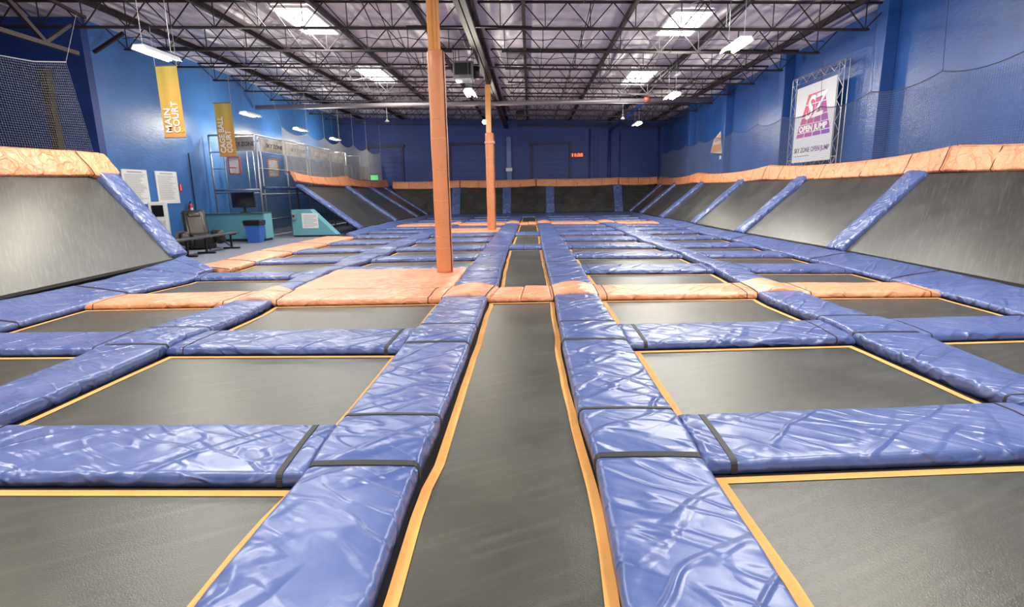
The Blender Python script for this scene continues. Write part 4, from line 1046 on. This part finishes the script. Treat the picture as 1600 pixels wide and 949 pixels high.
# ------------------------------------------------------------------ counter, monitor, bin, cabinet
t = empty('service_counter', (-10.55, 19.0, -.05), 'long teal service counter in front of the cage', 'counter')
MB().box((XL+.05, 18.7, .03), (-9.2, 19.3, .88)).build('front_panel', TEAL, t)
MB().box((XL+.05, 18.66, .88), (-9.17, 19.34, .92)).build('countertop', plain('dark_teal_top', (.03, .09, .12), .4), t)
MB().box((XL+.05, 18.72, -.06), (-9.22, 19.28, .03)).build('plinth', BLACK, t)
MB().box((-9.2, 18.72, .03), (-9.17, 19.28, .88)).build('side_panel', TEALL, t)
t = empty('monitor', (-9.95, 18.98, .92), 'black computer monitor standing on the teal counter', 'monitor')
MB().rbox((-9.95, 18.95, 1.36), (.82, .05, .52), .012).build('housing', BLACK, t)
MB().box((-10.33, 18.915, 1.13), (-9.57, 18.926, 1.59)).build('screen', plain('dark_screen', (.006, .006, .012), .15), t)
m = MB(); m.rbox((-9.95, 18.99, 1.05), (.08, .05, .28), .01); m.rbox((-9.95, 18.98, .935), (.3, .2, .03), .01); m.build('stand', BLACK, t)
t = empty('trash_can', (-9.3, 18.25, -.05), 'blue trash can with black liner in front of the counter', 'bin')
def taper(m, c, a, b, h, w=.0):
    cx, cy_, z = c
    m.add([(cx-a, cy_-a*.8, z), (cx+a, cy_-a*.8, z), (cx+a, cy_+a*.8, z), (cx-a, cy_+a*.8, z), (cx-b, cy_-b*.8, z+h), (cx+b, cy_-b*.8, z+h), (cx+b, cy_+b*.8, z+h), (cx-b, cy_+b*.8, z+h)],
          [(0,3,2,1),(4,5,6,7),(0,1,5,4),(1,2,6,5),(2,3,7,6),(3,0,4,7)])
m = MB(); taper(m, (-9.3, 18.25, -.05), .2, .25, .62); m.build('can_body', BINB, t)
m = MB(); taper(m, (-9.3, 18.25, .52), .27, .285, .15); taper(m, (-9.3, 18.25, .665), .285, .25, .03); m.build('liner', LINER, t)
# slanted pale blue cabinet
Yc = 20.35
q = [pl(455, 331, 1, Yc), pl(484, 330, 1, Yc), pl(526, 368, 1, Yc), pl(459, 370, 1, Yc)]
q[0].z = q[1].z = .95; q[2].z = q[3].z = -.0; q[0].x = q[3].x = (q[0].x+q[3].x)/2
o = MB().prism([q[0], q[1], q[2], q[3]], (0, .45, 0)).build('cabinet', TEALL); tag(o, 'pale teal cabinet with a slanted side at the end of the far left wall', 'cabinet')
MB().box((q[3].x+.02, Yc+.02, -.06), (q[2].x-.05, Yc+.43, .0)).build('plinth', BLACK, o)
a = pl(473, 357, 1, Yc-.01); b = pl(496, 333, 1, Yc-.01)
n_ = MB().box((a.x, Yc-.012, a.z), (b.x, Yc-.002, b.z)).build('notice_sheet', WHITE); tag(n_, 'white printed notice stuck on the pale teal cabinet', 'notice')
m = MB()
for i in range(9): m.box((a.x+.06, Yc-.015, b.z-.1-i*.05), (b.x-.06-(.12 if i % 3 == 2 else 0), Yc-.012, b.z-.085-i*.05))
m.build('printed_lines', GREYT, n_)
a = pl(460, 339, 1, Yc-.03)
o = MB().rbox((a.x, Yc-.05, a.z), (.12, .1, .24), .02).build('latch_box', plain('grey_box', (.25, .26, .27), .4)); tag(o, 'small grey box fixed on the left end of the pale teal cabinet', 'box')
MB().rbox((a.x, Yc-.105, a.z+.03), (.06, .02, .08), .005).build('cover', BLACK, o)
# ------------------------------------------------------------------ kiosk, chair, bench
t = empty('kiosk', (-11.35, 16.7, -.05), 'white touch screen kiosk standing against the left wall', 'kiosk')
Mz = Matrix.Rotation(R(28), 3, 'Z'); kc = Vector((-11.2, 16.3, 0))
MB().rbox(kc+Vector((0, 0, .66)), (.46, .4, 1.42), .025, Mz).build('casing', CASE, t)
MB().rbox(kc+Mz @ Vector((0, -.2, 1.1)), (.30, .015, .34), .004, Mz).build('screen', plain('kiosk_screen', (.01, .012, .015), .12), t)
MB().rbox(kc+Mz @ Vector((0, -.2, .66)), (.32, .012, .34), .004, Mz).build('front_panel', plain('kiosk_panel', (.55, .57, .56), .5, var=.4, vscale=14), t)
t.location = (kc.x, kc.y, -.05)
for ch in list(bpy.data.objects):
    if ch.parent == t: ch.matrix_parent_inverse = Matrix.Translation(-(Vector((kc.x, kc.y, -.05))-Vector((-11.35, 16.7, -.05))))
# massage chair
cc = Vector((-10.05, 16.35, -.05)); Mc = Matrix.Rotation(R(40), 3, 'Z')
t = empty('massage_chair', cc, 'black leather massage chair with taupe cushions by the left wall', 'chair')
def cb(name, c, s, bev, mat, tilt=0, roll=0):
    M = Mc @ Matrix.Rotation(R(tilt), 3, 'X') @ Matrix.Rotation(R(roll), 3, 'Y')
    return MB().rbox(cc+Mc @ Vector(c), s, bev, M).build(name, mat, t, True)
cb('seat', (0, -.05, .36), (.52, .6, .16), .05, LEATH)
cb('base', (0, .05, .16), (.74, .74, .3), .06, BLACK)
cb('backrest', (-.04, .38, .74), (.66, .2, .86), .09, LEATH, -24)
cb('back_cushion', (-.05, .27, .70), (.42, .1, .62), .045, LEATG, -24)
cb('headrest', (-.05, .39, 1.0), (.34, .12, .18), .045, LEATH, -24)
cb('armrest', (-.47, -.08, .34), (.3, .86, .42), .12, LEATH); cb('armrest', (.47, -.08, .34), (.3, .86, .42), .12, LEATH)
cb('arm_cushion', (-.47, -.38, .40), (.2, .3, .14), .05, LEATG); cb('arm_cushion', (.47, -.38, .40), (.2, .3, .14), .05, LEATG)
cb('leg_rest', (0, -.42, .2), (.5, .16, .34), .06, LEATH, 14)
# bench
t = empty('bench', (-9.0, 14.9, -.05), 'long low black bench on the carpet in front of the massage chair', 'bench')
MB().rbox((-9.0, 14.85, .41), (.34, 3.0, .045), .012).build('seat', plain('dark_bench_top', (.045, .045, .05), .35), t)
for k, y in enumerate((14.0, 14.85, 16.15)):
    m = MB(); m.bar((-9.0, y, -.03), (-9.0, y, .39), .032); m.rbox((-9.0, y, -.03), (.5, .07, .045), .008); m.rbox((-9.0, y, .375), (.34, .07, .04), .006); m.build('leg', BLACK, t)
m = MB(); m.bar((-9.0, 15.0, .02), (-9.0, 15.7, .38), .016); m.bar((-9.0, 16.1, .02), (-9.0, 15.4, .38), .016); m.build('brace', BLACK, t)
# ------------------------------------------------------------------ hanging yellow banners
def banner(px, Y, words, label, strut_z):
    q = [pl(x, y, 1, Y) for x, y in px]
    x0_ = (q[0].x+q[3].x)/2; x1_ = (q[1].x+q[2].x)/2; zt = (q[0].z+q[1].z)/2; zb = (q[2].z+q[3].z)/2
    mat = grad('banner_yellow_orange', (.68, .30, .08), (.56, .46, .10), 0, zt-zb)
    vs = []; fs = []; n = 8
    for j in range(13):
        for i in range(n+1): vs.append((x0_+(x1_-x0_)*i/n, Y+.012*math.sin(i*1.3)*j/12, zb+(zt-zb)*j/12))
    for j in range(12):
        for i in range(n): fs.append((j*(n+1)+i, j*(n+1)+i+1, (j+1)*(n+1)+i+1, (j+1)*(n+1)+i))
    m = MB().add(vs, fs).add([(x, y+.006, z) for x, y, z in vs], [tuple(reversed(f)) for f in fs])
    o = m.build('hanging_banner', mat, smooth=True); tag(o, label, 'banner', 'yellow hanging banners')
    m = MB(); m.bar((x0_-.02, Y, zt), (x1_+.02, Y, zt), .014, 8); m.bar((x0_-.01, Y, zb), (x1_+.01, Y, zb), .01, 8); m.build('rod', STEELG, o)
    for x in (x0_, x1_): MB().bar((x, Y, zt), (x, Y, strut_z), .005).build('hanging_string', NETM, o)
    w = x1_-x0_; h = zt-zb
    cols_ = [(x0_+w*.42, words[0]), (x0_+w*.80, words[1])]
    for xx, (wd, ln) in cols_:
        text(wd, w*.43, frame((xx, Y-.022, zb+h*.065), (0, 0, 1), (-1, 0, 0)), WHT, o, 'lettering', off=.006, wid=h*ln)
    m = MB(); c = Vector((x1_-w*.1, Y-.02, zb+h*.1))
    m.path([c+Vector((math.cos(i*math.pi/10)*w*.085, 0, math.sin(i*math.pi/10)*w*.085)) for i in range(21)], .008, 4); m.bar(c+Vector((-.05, 0, 0)), c+Vector((.05, 0, 0)), .006); m.bar(c+Vector((0, 0, -.05)), c+Vector((0, 0, .05)), .006)
    e = m.build('emblem', plain('lime_print', (.62, .62, .1), .6), o); e['label'] = 'round yellow-green emblem'
    return o
banner([(243,103),(277,103),(290,215),(257,215)], 13.95, [('MAIN', .34), ('COURT', .44)], 'yellow hanging banner reading MAIN COURT', 5.55)
banner([(334,161),(360,161),(371,245),(343,244)], 18.4, [('CAGE BALL', .68), ('COURT', .42)], 'yellow hanging banner reading CAGE BALL COURT', 5.55)
# ------------------------------------------------------------------ right wall banner in its truss frame
PX = 8.2
ya_, yb_, zb_, zt_ = 17.8, 15.6, 2.18, 4.36
t = empty('banner_frame', (PX+.1, (ya_+yb_)/2, 2.03), 'silver ladder truss frame holding the white banner on the right wall', 'banner frame')
fy0, fy1, fz0, fz1 = 18.15, 15.3, 2.04, 4.68
for y in (fy0, fy1):
    m = MB()
    for dx in (0, .12): m.bar((PX+dx, y, fz0), (PX+dx, y, fz1), .013, 6)
    s = .26 if y == fy1 else -.26
    m.bar((PX, y+s, fz0), (PX, y+s, fz1), .010, 6)
    k = 0; z = fz0
    while z < fz1-.2: m.bar((PX, y+(0 if k % 2 else s), z), (PX, y+(s if k % 2 else 0), z+.28), .008, 4); z += .28; k += 1
    m.build('upright', STEELG, t)
for z in (fz0, fz1):
    m = MB()
    for dx in (0, .12): m.bar((PX+dx, fy0, z), (PX+dx, fy1, z), .013, 6)
    s = .22 if z == fz0 else -.2
    m.bar((PX, fy0, z+s), (PX, fy1, z+s), .008, 6)
    k = 0; y = fy1
    while y < fy0-.2: m.bar((PX, y, z+(0 if k % 2 else s)), (PX, y+.25, z+(s if k % 2 else 0)), .008, 4); y += .25; k += 1
    m.build('crossbar', STEELG, t)
o = MB().box((PX-.012, yb_, zb_), (PX, ya_, zt_)).build('wall_banner', plain('white_banner_cloth', (.62, .63, .66), .6)); tag(o, 'white banner with pink and purple SZ OPEN JUMP logo on the right wall', 'banner')
Wd, Hd = ya_-yb_, zt_-zb_
def pp(u, v, off=.014): return Vector((PX-off, ya_-u*Wd, zt_-v*Hd))
vr = [.13, .26, .37, .455, .52, .60, .66]
def tz(v, s): k = (v-.12)/.54; l = .33+(.07-.33)*k; r_ = .74+(.95-.74)*k; return l+(r_-l)*s
TC = [(.62, .10, .17), (.55, .08, .18), (.5, .06, .2), (.47, .05, .22), (.42, .04, .26), (.34, .03, .34)]
bands = [(.13, .25), (.262, .40), (.412, .475), (.487, .615), (.627, .66)]
for i, (v0, v1) in enumerate([(.125, .25), (.262, .405), (.417, .50), (.512, .605), (.617, .67)]):
    for j in range(4):
        s0, s1 = (j/4+.012, (j+1)/4-.012) if i != 3 else (j/4+.0005, (j+1)/4-.0005)
        col = [(.60-.05*i, .09-.01*i, .15+.03*i), (.56-.05*i, .08-.01*i, .18+.03*i), (.48-.05*i, .07-.01*i, .2+.035*i), (.42-.05*i, .05-.005*i, .24+.045*i)][j]
        MB().prism([pp(tz(v0, s0), v0), pp(tz(v0, s1), v0), pp(tz(v1, s1), v1), pp(tz(v1, s0), v1)], (.002, 0, 0)).build('logo_tile', plain('logo_%d%d' % (i, j), tuple(max(.01, c) for c in col), .6), o)
du = Vector((0, -1, 0)); dvv = Vector((0, 0, 1))
text('SZ', Hd*.40, frame(pp(.27, .44, .02), du+dvv*.05, dvv), WHT, o, 'lettering', off=.014, wid=Wd*.55, shear=.35)
text('OPEN JUMP', Hd*.105, frame(pp(.15, .597, .02), du, dvv), WHT, o, 'lettering', off=.010, wid=Wd*.72)
text('SKY ZONE', Hd*.09, frame(pp(.05, .87, .014), du, dvv), DARKT, o, 'lettering', off=.002, wid=Wd*.42)
text('OPEN JUMP', Hd*.09, frame(pp(.50, .87, .014), du, dvv), PURT, o, 'lettering', off=.002, wid=Wd*.46)
m = MB()
for i in range(14): m.bar(pp(.06+i*.03, .915), pp(.06+i*.03+.02, .915), .012, 4)
m.build('printed_lines', GREYT, o)
# second, farther pennant
a = [pl(x, y, 0, 8.2) for x, y in ((1126,205),(1128,240),(1110,239))]
o = MB().prism([a[0], a[1], a[2], (8.2, (a[0].y+a[2].y)/2+.25, a[0].z-.3)], (.01, 0, 0)).build('wall_banner', plain('cream_sheet', (.62, .57, .5), .6)); tag(o, 'farther cream and orange banner on the right wall behind the netting', 'banner')
MB().prism([(8.19, a[1].y+.15, a[1].z+.12), (8.19, a[2].y-.12, a[1].z+.12), (8.19, a[2].y-.3, a[1].z+.42), (8.19, a[1].y+.15, a[1].z+.42)], (-.004, 0, 0)).build('printed_block', plain('orange_print', (.62, .24, .08), .6), o)
MB().prism([(8.19, a[1].y+.2, a[1].z+.55), (8.19, a[2].y-.45, a[1].z+.55), (8.19, a[1].y+.55, a[1].z+.8), (8.19, a[1].y+.2, a[1].z+.85)], (-.004, 0, 0)).build('printed_block', plain('tan_print', (.5, .32, .2), .6), o)
b = pl(1129, 246, 0, 8.3); o = MB().rbox(b, (.2, .28, .2), .03).build('wall_camera', CASE); tag(o, 'small white device on the right wall under the farther banner', 'camera')
# ------------------------------------------------------------------ world and view
w = bpy.data.worlds.new('world'); S.world = w; w.use_nodes = True; w.node_tree.nodes['Background'].inputs[0].default_value = (.5, .55, .6, 1); w.node_tree.nodes['Background'].inputs[1].default_value = .3
S.view_settings.view_transform = 'Standard'; S.view_settings.look = 'None'; S.view_settings.gamma = 1; S.view_settings.use_curve_mapping = False
S.view_settings.exposure = -.3
